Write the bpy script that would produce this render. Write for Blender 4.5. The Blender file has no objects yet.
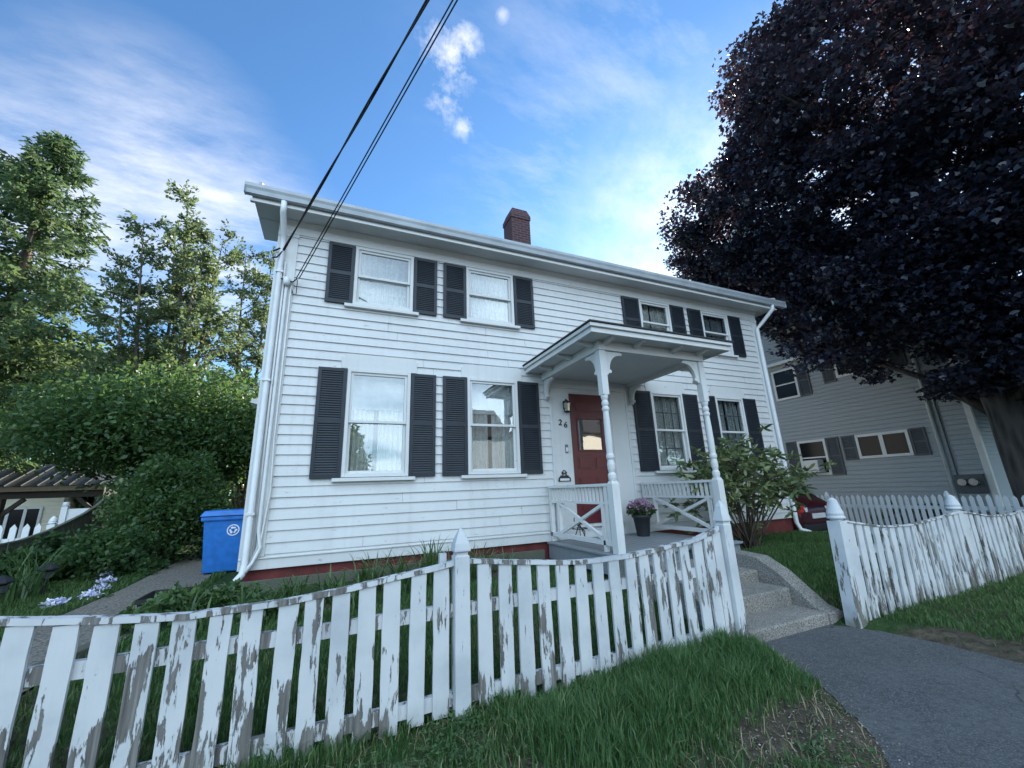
import bpy, math, random
import numpy as np
from mathutils import Vector, Matrix
random.seed(7); RNG = np.random.default_rng(11)
S = bpy.context.scene
COL = S.collection
rad = math.radians

# ------------------------------------------------------------------ helpers
class MB:
    """collects shapes in world coordinates and links them as ONE mesh object"""
    def __init__(self): self.v = []; self.f = []
    def add(self, vs, fs):
        n = len(self.v); self.v += [tuple(p) for p in vs]; self.f += [tuple(i + n for i in f) for f in fs]
        return self
    def box(self, x0, x1, y0, y1, z0, z1):
        vs = [(x0,y0,z0),(x1,y0,z0),(x1,y1,z0),(x0,y1,z0),(x0,y0,z1),(x1,y0,z1),(x1,y1,z1),(x0,y1,z1)]
        return self.add(vs, [(0,3,2,1),(4,5,6,7),(0,1,5,4),(1,2,6,5),(2,3,7,6),(3,0,4,7)])
    def bar(self, a, b, w, h, up=(0,0,1)):
        """rectangular bar from a to b, width w (sideways) and height h (along up)"""
        a = Vector(a); b = Vector(b); d = (b - a).normalized(); u = Vector(up)
        s = d.cross(u)
        if s.length < 1e-4: u = Vector((0,1,0)); s = d.cross(u)
        s.normalize(); u = s.cross(d).normalized(); s *= w/2; u *= h/2
        vs = [a-s-u, a+s-u, a+s+u, a-s+u, b-s-u, b+s-u, b+s+u, b-s+u]
        return self.add(vs, [(0,1,2,3),(7,6,5,4),(0,4,5,1),(1,5,6,2),(2,6,7,3),(3,7,4,0)])
    def tube(self, pts, r, n=8, caps=True):
        pts = [Vector(p) for p in pts]; m = len(pts)
        rs = r if isinstance(r, (list, tuple)) else [r]*m
        base = len(self.v); prev = None
        for i, p in enumerate(pts):
            d = (pts[min(i+1, m-1)] - pts[max(i-1, 0)]).normalized()
            if prev is None:
                s = d.cross(Vector((0,0,1)))
                if s.length < 1e-3: s = d.cross(Vector((1,0,0)))
            else: s = prev - d*prev.dot(d)
            s.normalize(); prev = s; t = d.cross(s)
            for k in range(n):
                a = 2*math.pi*k/n
                self.v.append(tuple(p + (s*math.cos(a) + t*math.sin(a))*rs[i]))
        for i in range(m-1):
            for k in range(n):
                a = base+i*n+k; b = base+i*n+(k+1) % n
                self.f.append((a, b, b+n, a+n))
        if caps:
            self.f.append(tuple(base+k for k in range(n))[::-1])
            self.f.append(tuple(base+(m-1)*n+k for k in range(n)))
        return self
    def lathe(self, c, prof, n=16, rot=0.0):
        """prof: list of (r, z) from bottom to top, around a vertical axis at c"""
        base = len(self.v)
        for r, z in prof:
            for k in range(n):
                a = 2*math.pi*k/n + rot
                self.v.append((c[0]+r*math.cos(a), c[1]+r*math.sin(a), c[2]+z))
        for i in range(len(prof)-1):
            for k in range(n):
                a = base+i*n+k; b = base+i*n+(k+1) % n
                self.f.append((a, b, b+n, a+n))
        self.f.append(tuple(base+k for k in range(n))[::-1])
        self.f.append(tuple(base+(len(prof)-1)*n+k for k in range(n)))
        return self
    def prism(self, poly, axis, a0, a1):
        """poly: 2-D outline; axis 'x','y','z' = direction it is thickened along"""
        def P(p, a):
            return {'x': (a, p[0], p[1]), 'y': (p[0], a, p[1]), 'z': (p[0], p[1], a)}[axis]
        n = len(poly); vs = [P(p, a0) for p in poly] + [P(p, a1) for p in poly]
        fs = [tuple(range(n))[::-1], tuple(range(n, 2*n))] + [(i, (i+1) % n, (i+1) % n+n, i+n) for i in range(n)]
        return self.add(vs, fs)
    def build(self, name, mat, parent=None, smooth=False, bevel=0.0):
        o = raw(name, np.array(self.v, dtype=np.float64), self.f, mat, parent, smooth)
        if bevel:
            m = o.modifiers.new('bevel', 'BEVEL'); m.width = bevel; m.segments = 2; m.limit_method = 'ANGLE'; m.angle_limit = rad(40)
        return o

def origin(o):
    v = Vector((0,0,0))
    while o is not None: v += o.location; o = o.parent
    return v

def raw(name, V, F, mat, parent=None, smooth=False):
    V = np.asarray(V, dtype=np.float64)
    if parent is not None: V = V - np.array(origin(parent))
    me = bpy.data.meshes.new(name)
    me.from_pydata(V.tolist(), [], F)
    import bmesh
    bm = bmesh.new(); bm.from_mesh(me); bmesh.ops.recalc_face_normals(bm, faces=bm.faces); bm.to_mesh(me); bm.free()
    return link(name, me, mat, parent, smooth)

def raw_np(name, V, idx, sizes, mat, parent=None, smooth=False):
    """fast path for leaves and grass: idx flat loop indices, sizes loops per polygon"""
    V = np.asarray(V, dtype=np.float32)
    if parent is not None: V = V - np.array(origin(parent), dtype=np.float32)
    me = bpy.data.meshes.new(name)
    me.vertices.add(len(V)); me.vertices.foreach_set('co', V.ravel())
    me.loops.add(len(idx)); me.loops.foreach_set('vertex_index', idx.astype(np.int32))
    me.polygons.add(len(sizes))
    st = np.concatenate([[0], np.cumsum(sizes)[:-1]])
    me.polygons.foreach_set('loop_start', st.astype(np.int32)); me.polygons.foreach_set('loop_total', sizes.astype(np.int32))
    me.update(calc_edges=True); me.validate()
    return link(name, me, mat, parent, smooth)

def link(name, me, mat, parent, smooth):
    if mat is not None: me.materials.append(mat)
    if smooth: me.polygons.foreach_set('use_smooth', [True]*len(me.polygons))
    o = bpy.data.objects.new(name, me); COL.objects.link(o)
    if parent is not None: o.parent = parent
    return o

def thing(name, label, cat, loc, group=None):
    o = bpy.data.objects.new(name, None); COL.objects.link(o); o.location = loc; o.empty_display_size = .1
    return tag(o, label, cat, group)
def tag(o, label, cat, group=None, kind=None):
    if label: o['label'] = label
    if cat: o['category'] = cat
    if group: o['group'] = group
    if kind: o['kind'] = kind
    return o
def structure(o): o['kind'] = 'structure'; return o
def copy_tree(o, parent=None):
    c = o.copy(); COL.objects.link(c)
    if parent is not None: c.parent = parent
    for ch in [x for x in o.children]: copy_tree(ch, c)
    return c

# ------------------------------------------------------------------ materials
def nt(name):
    m = bpy.data.materials.new(name); m.use_nodes = True
    t = m.node_tree; t.nodes.clear()
    out = t.nodes.new('ShaderNodeOutputMaterial')
    return m, t, out
def N(t, kind, **kw):
    n = t.nodes.new(kind)
    for k, v in kw.items():
        if k in n.inputs.keys(): n.inputs[k].default_value = v
        else: setattr(n, k, v)
    return n
def coord(t, scale, kind='Position'):
    if kind == 'Position': src = N(t, 'ShaderNodeNewGeometry').outputs['Position']
    else: src = N(t, 'ShaderNodeTexCoord').outputs[kind]
    mp = N(t, 'ShaderNodeMapping'); mp.inputs['Scale'].default_value = scale
    t.links.new(src, mp.inputs['Vector']); return mp.outputs['Vector']
def ramp(t, fac, stops):
    r = N(t, 'ShaderNodeValToRGB'); e = r.color_ramp.elements
    while len(e) < len(stops): e.new(.5)
    for i, (p, c) in enumerate(stops):
        e[i].position = p; e[i].color = (*c, 1) if len(c) == 3 else c
    t.links.new(fac, r.inputs['Fac']); return r.outputs['Color']
def noise(t, vec, scale, detail=4, rough=.55):
    n = N(t, 'ShaderNodeTexNoise', Scale=scale, Detail=detail, Roughness=rough)
    t.links.new(vec, n.inputs['Vector']); return n.outputs['Fac']
def mixc(t, fac, a, b, mode='MIX'):
    m = N(t, 'ShaderNodeMix', data_type='RGBA', blend_type=mode)
    for s, x in ((0, fac), (6, a), (7, b)):
        if isinstance(x, (int, float)): m.inputs[s].default_value = x
        elif isinstance(x, tuple): m.inputs[s].default_value = (*x, 1)
        else: t.links.new(x, m.inputs[s])
    return m.outputs[2]
def math_(t, op, a, b=0.0, c=0.0):
    m = N(t, 'ShaderNodeMath', operation=op)
    for i, x in enumerate((a, b, c)):
        if isinstance(x, (int, float)): m.inputs[i].default_value = x
        else: t.links.new(x, m.inputs[i])
    return m.outputs[0]
def bsdf(t, out, col, rough=.6, metal=0.0, bump=None, bstr=.3, bdist=.01, spec=.5):
    b = N(t, 'ShaderNodeBsdfPrincipled')
    if isinstance(col, tuple): b.inputs['Base Color'].default_value = (*col, 1)
    else: t.links.new(col, b.inputs['Base Color'])
    if isinstance(rough, (int, float)): b.inputs['Roughness'].default_value = rough
    else: t.links.new(rough, b.inputs['Roughness'])
    b.inputs['Metallic'].default_value = metal; b.inputs['Specular IOR Level'].default_value = spec
    if bump is not None:
        bp = N(t, 'ShaderNodeBump', Strength=bstr, Distance=bdist); t.links.new(bump, bp.inputs['Height'])
        t.links.new(bp.outputs['Normal'], b.inputs['Normal'])
    t.links.new(b.outputs[0], out.inputs[0]); return b
def simple(name, col, rough=.5, metal=0.0, var=.15, scale=6.0, spec=.5, bstr=.1):
    m, t, out = nt(name); v = coord(t, (1,1,1)); n = noise(t, v, scale, 5)
    lo = tuple(c*(1-var) for c in col); hi = tuple(min(1, c*(1+var)) for c in col)
    bsdf(t, out, ramp(t, n, [(.3, lo), (.7, hi)]), rough, metal, n, bstr, .005, spec); return m

def painted_wood(name, col, dirt=.25, wear=0.0, wearcol=(.3,.29,.27), grain=(4,4,40), spec=.4, rough=.55):
    m, t, out = nt(name)
    v = coord(t, (1,1,1)); g = noise(t, coord(t, grain), 1.0, 3)
    n = noise(t, v, 1.3, 6, .6); n2 = noise(t, v, 9, 6, .6)
    c = mixc(t, math_(t, 'MULTIPLY', ramp_f(t, n, .42, .75), dirt), col, tuple(x*.72 for x in col))
    c = mixc(t, math_(t, 'MULTIPLY', ramp_f(t, n2, .52, .7), dirt*.5), c, tuple(x*.78 for x in (col[0], col[1]*.97, col[2]*.9)))
    st = noise(t, coord(t, (11,11,.55)), 1.0, 5, .6); c = mixc(t, math_(t, 'MULTIPLY', ramp_f(t, st, .54, .72), dirt*.75), c, tuple(x*.66 for x in (col[0], col[1]*.98, col[2]*.93)))
    if wear > 0:
        w = noise(t, coord(t, (5,5,16)), 1.0, 8, .68)
        mask = ramp_f(t, w, .68-wear*.1, .70-wear*.1)
        c = mixc(t, mask, c, wearcol)
    bsdf(t, out, c, rough, 0, g, .12, .004, spec); return m
def ramp_f(t, fac, a, b):
    mr = N(t, 'ShaderNodeMapRange'); mr.inputs['From Min'].default_value = a; mr.inputs['From Max'].default_value = b
    t.links.new(fac, mr.inputs['Value']); return mr.outputs['Result']

def peeling(name, lowz, highz, amount=.0, soil=.5):
    """old white fence paint flaking off grey wood; more bare wood low down where the boards stay wet"""
    m, t, out = nt(name)
    pos = N(t, 'ShaderNodeNewGeometry').outputs['Position']
    sx = N(t, 'ShaderNodeSeparateXYZ'); t.links.new(pos, sx.inputs[0])
    w = noise(t, coord(t, (15,15,2.6)), 1.0, 10, .66)
    big = noise(t, coord(t, (2.3,2.3,.9)), 1.0, 3)
    wet = math_(t, 'MULTIPLY', N_maprange(t, sx.outputs[2], highz, lowz), .13)
    f = math_(t, 'ADD', math_(t, 'ADD', w, wet), math_(t, 'MULTIPLY', math_(t, 'SUBTRACT', big, .5), .30))
    mask = ramp_f(t, f, .625-amount, .64-amount)
    cr = noise(t, coord(t, (26,26,3.0)), 1.0, 6, .7)
    crack = ramp_f(t, cr, .645, .68)
    grain = noise(t, coord(t, (60,60,3)), 1.0, 4)
    wood = ramp(t, grain, [(.25, (.07,.065,.06)), (.5, (.16,.15,.14)), (.8, (.27,.26,.245))])
    pn = noise(t, coord(t, (3,3,3)), 1.0, 6)
    paint = ramp(t, pn, [(.3, (.44,.455,.475)), (.55, (.56,.565,.575)), (.8, (.61,.61,.615))])
    paint = mixc(t, math_(t, 'MULTIPLY', crack, .8), paint, (.22,.21,.2))
    moss = math_(t, 'MULTIPLY', N_maprange(t, sx.outputs[2], lowz+.22, lowz-.02), ramp_f(t, noise(t, coord(t, (12,12,7)), 1.0, 5), .35, .62))
    c = mixc(t, mask, paint, wood)
    c = mixc(t, math_(t, 'MULTIPLY', moss, soil), c, (.13,.135,.09))
    h = math_(t, 'ADD', math_(t, 'MULTIPLY', mask, -1.0), math_(t, 'MULTIPLY', grain, .25))
    bsdf(t, out, c, .6, 0, h, .7, .008, .3); return m
def N_maprange(t, val, a, b):
    mr = N(t, 'ShaderNodeMapRange'); mr.inputs['From Min'].default_value = a; mr.inputs['From Max'].default_value = b
    t.links.new(val, mr.inputs['Value']); return mr.outputs['Result']

def leafmat(name, cols, trans=(.2,.3,.05), tfac=.3, rough=.45, spec=.4, clump=.9):
    """cols: dark .. light, picked per leaf; clump variation with a slow noise"""
    m, t, out = nt(name)
    ri = N(t, 'ShaderNodeNewGeometry').outputs['Random Per Island']
    n = noise(t, coord(t, (1,1,1)), clump, 3)
    f = math_(t, 'ADD', math_(t, 'MULTIPLY', ri, .6), math_(t, 'MULTIPLY', n, .4))
    k = len(cols); c = ramp(t, f, [(.15+.7*i/(k-1), cc) for i, cc in enumerate(cols)])
    b = N(t, 'ShaderNodeBsdfPrincipled', Roughness=rough); t.links.new(c, b.inputs['Base Color'])
    b.inputs['Specular IOR Level'].default_value = spec
    tr = N(t, 'ShaderNodeBsdfTranslucent'); t.links.new(mixc(t, .5, mixc(t, 1.0, c, (3.,3.,3.), 'MULTIPLY'), trans), tr.inputs['Color'])
    mx = N(t, 'ShaderNodeMixShader'); mx.inputs[0].default_value = tfac
    t.links.new(b.outputs[0], mx.inputs[1]); t.links.new(tr.outputs[0], mx.inputs[2]); t.links.new(mx.outputs[0], out.inputs[0])
    return m

def glass(name, tint=(.86,.9,.9), extra=.08, rough=.01):
    m, t, out = nt(name)
    tr = N(t, 'ShaderNodeBsdfTransparent'); tr.inputs[0].default_value = (*tint, 1)
    gl = N(t, 'ShaderNodeBsdfGlossy', Roughness=rough)
    wv = noise(t, coord(t, (1.5,1.5,1.5)), 2.0, 2)
    bp = N(t, 'ShaderNodeBump', Strength=.04, Distance=.02); t.links.new(wv, bp.inputs['Height']); t.links.new(bp.outputs[0], gl.inputs['Normal'])
    lw = N(t, 'ShaderNodeLayerWeight', Blend=.5)
    fac = math_(t, 'MINIMUM', math_(t, 'ADD', math_(t, 'MULTIPLY', math_(t, 'POWER', lw.outputs['Facing'], 4.0), .9), extra), 1.0)
    mx = N(t, 'ShaderNodeMixShader'); t.links.new(fac, mx.inputs[0])
    t.links.new(tr.outputs[0], mx.inputs[1]); t.links.new(gl.outputs[0], mx.inputs[2]); t.links.new(mx.outputs[0], out.inputs[0])
    return m

M = {}
M['siding'] = painted_wood('white_clapboard_paint', (.62,.62,.62), .32, .38, (.42,.40,.37), (1.5,1.5,60))
M['trim'] = painted_wood('white_trim_paint', (.63,.63,.625), .28, .22, (.45,.43,.4), (30,30,6))
M['soffit'] = painted_wood('soffit_paint', (.60,.61,.61), .3)
M['gutter'] = simple('aged_aluminium_gutter', (.36,.39,.42), .5, .15, .15, 3)
M['shutter'] = simple('charcoal_shutter_paint', (.012,.018,.027), .55, 0, .25, 5)
M['foundation'] = simple('barn_red_foundation_paint', (.13,.030,.028), .75, 0, .35, 4, .3, .4)
M['roof'] = simple('dark_asphalt_shingle', (.05,.05,.052), .9, 0, .3, 30, .2, .5)
M['door'] = simple('burgundy_door_paint', (.092,.009,.014), .35, 0, .12, 3)
M['deck'] = painted_wood('grey_porch_floor_paint', (.23,.25,.27), .5, .5, (.33,.32,.3), (2,50,8))
M['glass'] = glass('window_glass', (.93,.95,.95), .17)
M['screen'] = glass('window_screen_glass', (.7,.72,.74), .10, .12)
M['room'] = simple('dim_room_wall', (.10,.10,.10), .9)
M['black'] = simple('black_metal', (.012,.012,.013), .45, 0, .2)
M['rubber'] = simple('black_rubber', (.014,.014,.015), .7, 0, .2)
M['steel'] = simple('dull_steel', (.42,.42,.42), .35, .8)
M['white_metal'] = simple('white_enamel_metal', (.64,.65,.66), .4, 0, .06)
M['fence'] = peeling('peeling_white_paint', .0, 1.0, -.008)
M['fence_right'] = peeling('mossy_peeling_white_paint', .0, 1.0, -.012, .9)
M['rail'] = peeling('bare_flaking_rail_paint', -2.0, 4.0, .03, 0)
M['fence_post'] = peeling('white_post_paint', -.3, 1.1, -.045, .6)
M['fence_far'] = painted_wood('faded_white_fence_paint', (.55,.58,.60), .35, .2, (.4,.4,.38), (40,40,5))
M['bark_maple'] = None

def curtain_mat(name, col, alpha=.25, scale=30):
    m, t, out = nt(name)
    n = noise(t, coord(t, (scale, scale, scale*.6)), 1.0, 4)
    d = N(t, 'ShaderNodeBsdfDiffuse'); t.links.new(ramp(t, n, [(.35, tuple(c*.75 for c in col)), (.65, col)]), d.inputs[0])
    tl = N(t, 'ShaderNodeBsdfTranslucent'); tl.inputs[0].default_value = (*col, 1)
    mx = N(t, 'ShaderNodeMixShader'); mx.inputs[0].default_value = .3
    t.links.new(d.outputs[0], mx.inputs[1]); t.links.new(tl.outputs[0], mx.inputs[2]); t.links.new(mx.outputs[0], out.inputs[0])
    return m
M['curtain'] = curtain_mat('white_lace_curtain', (.85,.85,.82))
M['curtain_grey'] = curtain_mat('grey_sheer_curtain', (.62,.66,.66))

def bark(name, c0, c1, sc=(9,9,1.6)):
    m, t, out = nt(name); v = N(t, 'ShaderNodeTexVoronoi', Scale=1.0); t.links.new(coord(t, sc), v.inputs['Vector'])
    n = noise(t, coord(t, sc), 1.6, 6)
    f = math_(t, 'ADD', math_(t, 'MULTIPLY', v.outputs['Distance'], .7), math_(t, 'MULTIPLY', n, .5))
    bsdf(t, out, ramp(t, f, [(.2, c0), (.8, c1)]), .9, 0, f, .9, .04, .2); return m
M['bark_maple'] = bark('maple_bark', (.018,.016,.015), (.075,.068,.062))
M['bark'] = bark('brown_bark', (.03,.024,.018), (.11,.09,.07), (14,14,3))

# ------------------------------------------------------------------ camera (fitted to the photograph)
F_PX, YAW, PITCH, ROLL = 403.52, rad(-23.8643), rad(14.6088), rad(-2.23)
cy, sy = math.cos(YAW), math.sin(YAW)
Wd = Vector((-sy*math.cos(PITCH), cy*math.cos(PITCH), math.sin(PITCH)))
r0 = Vector((cy, sy, 0)); u0 = r0.cross(Wd)
Rv = math.cos(ROLL)*r0 + math.sin(ROLL)*u0; Uv = -math.sin(ROLL)*r0 + math.cos(ROLL)*u0
cam = bpy.data.cameras.new('camera'); camo = bpy.data.objects.new('camera', cam); COL.objects.link(camo)
mw = Matrix.Identity(4)
for i, ax in enumerate((Rv, Uv, -Wd)):
    for k in range(3): mw[k][i] = ax[k]
mw[0][3], mw[1][3], mw[2][3] = 0, 0, 1.4
camo.matrix_world = mw
cam.sensor_width = 36; cam.lens = F_PX/1024*36; cam.clip_start = .05; cam.clip_end = 3000
S.camera = camo

def sky_dir(u, v):
    d = Wd*F_PX + Rv*(u-512) + Uv*(384-v); return d.normalized()
# ------------------------------------------------------------------ sky, sun
SUN_EL, SUN_AZ = rad(25), math.atan2(1.25, 1.0)      # azimuth clockwise from +Y
w = bpy.data.worlds.new("World"); S.world = w; w.use_nodes = True
t = w.node_tree; t.nodes.clear()
wo = t.nodes.new('ShaderNodeOutputWorld'); bg = t.nodes.new('ShaderNodeBackground'); t.links.new(bg.outputs[0], wo.inputs[0])
sky = t.nodes.new('ShaderNodeTexSky'); sky.sky_type = 'NISHITA'; sky.sun_disc = False
sky.sun_elevation = SUN_EL; sky.sun_rotation = SUN_AZ; sky.air_density = 1.0; sky.dust_density = .25; sky.ozone_density = 1.6
bg.inputs['Strength'].default_value = .12
gen = N(t, 'ShaderNodeTexCoord').outputs['Generated']
sep = N(t, 'ShaderNodeSeparateXYZ'); t.links.new(gen, sep.inputs[0])
zz = math_(t, 'ADD', math_(t, 'MAXIMUM', sep.outputs[2], 0.0), .16)
cmb = N(t, 'ShaderNodeCombineXYZ')
t.links.new(math_(t, 'DIVIDE', sep.outputs[0], zz), cmb.inputs[0]); t.links.new(math_(t, 'DIVIDE', sep.outputs[1], zz), cmb.inputs[1])
flat = cmb.outputs[0]
def wnoise(scale, detail, rough, stretch=(1,1,1), rot=0.0, vec=None):
    mp = N(t, 'ShaderNodeMapping'); mp.inputs['Scale'].default_value = stretch; mp.inputs['Rotation'].default_value = (0,0,rot)
    t.links.new(vec if vec is not None else flat, mp.inputs['Vector'])
    return noise(t, mp.outputs[0], scale, detail, rough)
wisp = wnoise(2.1, 12, .66, (1,2.3,1), rad(-35))
soft = wnoise(.8, 5, .5, (1,1.4,1), rad(-20))
puff = wnoise(16.0, 9, .62, vec=gen)
def blob(u, v, r_in, r_out):
    d = sky_dir(u, v)
    vm = N(t, 'ShaderNodeVectorMath', operation='DISTANCE'); t.links.new(gen, vm.inputs[0]); vm.inputs[1].default_value = d
    return N_maprange(t, vm.outputs['Value'], r_out, r_in)
def addm(a, b): return math_(t, 'ADD', a, b)
def mx_(a, b): return math_(t, 'MAXIMUM', a, b)
# the veil of cloud at left, low down; bright haze round the sun at right; three small puffs
left = mx_(mx_(blob(70,205,.04,.25), blob(200,215,.05,.24)), blob(0,170,.02,.2))
left2 = mx_(blob(160,190,.02,.26), blob(215,260,.05,.28))
sunny = mx_(blob(705,240,.02,.34), blob(810,330,.1,.6))
c_left = math_(t, 'MULTIPLY', left, ramp_f(t, addm(math_(t,'MULTIPLY',wisp,.75), math_(t,'MULTIPLY',soft,.3)), .40, .66))
c_left2 = math_(t, 'MULTIPLY', left2, ramp_f(t, wisp, .38, .62))
c_sun = math_(t, 'MULTIPLY', sunny, ramp_f(t, addm(math_(t,'MULTIPLY',wisp,.5), math_(t,'MULTIPLY',puff,.5)), .34, .62))
c_high = math_(t, 'MULTIPLY', mx_(blob(640,70,.05,.5), blob(550,150,.05,.3)), ramp_f(t, wisp, .46, .78))
def puffcloud(u, v, r):
    b = blob(u, v, 0.0, r)
    return ramp_f(t, addm(b, math_(t, 'MULTIPLY', math_(t,'SUBTRACT',puff,.5), 3.2)), .30, 1.15)
p = math_(t, 'MULTIPLY', puffcloud(452, 50, .075), blob(452,50,.03,.085))
p = mx_(p, math_(t, 'MULTIPLY', math_(t,'MULTIPLY', puffcloud(446, 102, .055), blob(446,102,.02,.06)), .7))
p = mx_(p, math_(t, 'MULTIPLY', puffcloud(465, 128, .035), math_(t,'MULTIPLY',blob(465,128,.006,.045),.8)))
p = mx_(p, math_(t, 'MULTIPLY', math_(t,'MULTIPLY', puffcloud(502, 14, .025), blob(502,14,.004,.028)), .5))
p = mx_(p, math_(t, 'MULTIPLY', math_(t,'MULTIPLY', puffcloud(672, 228, .09), blob(672,228,.03,.1)), .9))
# unseen bank of bright cloud behind the viewer, added to light the facade
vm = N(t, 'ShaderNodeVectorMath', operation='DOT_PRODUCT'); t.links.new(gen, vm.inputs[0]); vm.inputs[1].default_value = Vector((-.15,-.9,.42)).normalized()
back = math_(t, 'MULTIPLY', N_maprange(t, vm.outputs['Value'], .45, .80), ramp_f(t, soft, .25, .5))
cl = math_(t, 'MINIMUM', mx_(mx_(mx_(math_(t,'MULTIPLY',c_left,.72), math_(t,'MULTIPLY',c_left2,.62)), mx_(math_(t,'MULTIPLY',c_sun,.9), math_(t,'MULTIPLY',c_high,.36))), math_(t,'MULTIPLY',p,.85)), 1.0)
CLOUD = 3.7
tint = mixc(t, 1.0, sky.outputs[0], (.365,.56,.705), 'MULTIPLY')
c1 = mixc(t, cl, tint, (CLOUD, CLOUD*1.0, CLOUD*1.03))
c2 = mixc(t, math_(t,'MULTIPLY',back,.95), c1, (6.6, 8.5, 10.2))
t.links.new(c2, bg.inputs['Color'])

sun = bpy.data.lights.new('sun', 'SUN'); sun.energy = 4.5; sun.angle = rad(.5); sun.color = (1, .93, .82)
so = bpy.data.objects.new('sun', sun); COL.objects.link(so)
sd = Vector((math.sin(SUN_AZ)*math.cos(SUN_EL), math.cos(SUN_AZ)*math.cos(SUN_EL), math.sin(SUN_EL)))
so.rotation_euler = sd.to_track_quat('Z', 'Y').to_euler(); so.location = (20, 20, 20)
S.view_settings.view_transform = 'Standard'; S.view_settings.look = 'None'; S.view_settings.gamma = 1
S.view_settings.exposure = 1.68; S.view_settings.use_curve_mapping = False

# ------------------------------------------------------------------ ground
def sstep(a, b, x): x = np.clip((x-a)/(b-a), 0, 1); return x*x*(3-2*x)
APRON = [(3.42,2.86),(3.45,2.70),(3.34,2.39),(3.16,2.1),(2.97,1.85),(2.80,1.62),(2.58,1.47),(2.2,1.36),(1.6,1.3),(.6,1.26),(-.6,1.25),(-3,1.25),(-14,1.25),(-14,-1.5),(30,-1.5),(30,1.1),(6.4,1.1),(5.5,1.16),(5.0,1.3),(4.78,1.64),(4.77,2.12),(4.71,2.5),(4.60,2.72),(4.52,2.86)]
def poly_sd(P, X, Y):
    """signed distance to polygon P (negative inside)"""
    P = np.array(P); n = len(P); d = np.full(X.shape, 1e9); ins = np.zeros(X.shape, bool)
    for i in range(n):
        a, b = P[i], P[(i+1) % n]; e = b-a; wx, wy = X-a[0], Y-a[1]
        tt = np.clip((wx*e[0]+wy*e[1])/(e@e), 0, 1)
        d = np.minimum(d, np.hypot(wx-e[0]*tt, wy-e[1]*tt))
        c = ((a[1] <= Y) & (b[1] > Y)) | ((b[1] <= Y) & (a[1] > Y))
        xi = a[0] + (Y-a[1])*e[0]/(e[1] if abs(e[1]) > 1e-9 else 1e-9)
        ins ^= c & (X < xi)
    return np.where(ins, -d, d)
PATH = [(-2.75,3.6),(-1.85,3.6),(-1.62,5.2),(-1.66,7.0),(-1.68,8.2),(-1.9,10.0),(-1.9,13.0),(-2.9,13.0),(-2.75,10.0),(-2.65,8.0),(-2.68,6.0)]
def bumps(X, Y):
    return .012*np.sin(X*2.3+1.1)*np.cos(Y*1.9) + .008*np.sin(X*5.1+Y*3.7) + .005*np.cos(X*9.7-Y*7.9)
def height(X, Y):
    X = np.asarray(X, float); Y = np.asarray(Y, float)
    h = .035 + .165*sstep(2.75, 4.2, Y) + .025*sstep(1.2, 1.6, Y)
    h = np.where(Y < -1.5, -.02, h)
    h += bumps(X, Y)*sstep(1.3, 1.7, Y)*np.exp(-np.maximum(0, np.hypot(X, Y-4)-16)/10)
    h += .10*np.exp(-((X+.2)/1.6)**2-((Y-6.1)/.5)**2)              # planting bed by the house
    h += .03*np.exp(-((X-2.1)/.8)**2-((Y-2.2)/.35)**2)              # grass mound of the verge
    drive = sstep(9.9, 10.9, X)*sstep(3.2, 5.5, Y)*(1-sstep(13.2, 13.9, X)*.0)
    h = h*(1-drive) - .25*drive
    h -= .45*sstep(-5.2, -7.5, X)*sstep(3, 6, Y)
    a = poly_sd(APRON, X, Y); q_ = sstep(.0, .24, a); h = h*q_ + (.016*sstep(-.09, .01, a)-.006)*(1-q_)
    p = poly_sd(PATH, X, Y); h -= .03*(1-sstep(-.04, .03, p))
    # flat under the house and steps
    return h
def grid_sheet(name, xs, ys, mat, zoff=0, hf=height):
    X, Y = np.meshgrid(xs, ys); Z = hf(X, Y)+zoff
    V = np.stack([X.ravel(), Y.ravel(), Z.ravel()], 1); nx, ny = len(xs), len(ys)
    i = np.arange(nx*ny).reshape(ny, nx)
    q = np.stack([i[:-1,:-1], i[:-1,1:], i[1:,1:], i[1:,:-1]], -1).reshape(-1, 4)
    return raw_np(name, V, q.ravel(), np.full(len(q), 4), mat, None, True)

m, t, out = nt('lawn_soil_and_turf')
v = coord(t, (1,1,1)); n1 = noise(t, v, .9, 6, .6); n2 = noise(t, v, 14, 6, .65); n3 = noise(t, v, 60, 3)
green = ramp(t, n2, [(.3, (.018,.04,.014)), (.7, (.045,.08,.028))])
soil = ramp(t, n2, [(.3, (.035,.028,.022)), (.55, (.085,.07,.052)), (.75, (.16,.135,.10))])
sp = N(t, 'ShaderNodeSeparateXYZ'); t.links.new(N(t, 'ShaderNodeNewGeometry').outputs['Position'], sp.inputs[0])
near = N_maprange(t, sp.outputs[1], 3.2, 1.9)
fac = ramp_f(t, math_(t, 'ADD', n1, math_(t, 'MULTIPLY', near, .2)), .52, .62)
M['ground'] = m; bsdf(t, out, mixc(t, fac, green, soil), .95, 0, math_(t,'ADD',n2,math_(t,'MULTIPLY',n3,.4)), .8, .03, .1)
def axis(lo, hi, fine_lo, fine_hi, st, grow=1.35):
    a = list(np.arange(fine_lo, fine_hi+1e-6, st)); s = st
    while a[-1] < hi: s *= grow; a.append(a[-1]+s)
    s = st
    while a[0] > lo: s *= grow; a.insert(0, a[0]-s)
    return np.array(a)
g = structure(grid_sheet('ground', axis(-900, 900, -5.5, 14, .06), axis(-900, 900, .9, 8, .06), M['ground']))

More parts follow.
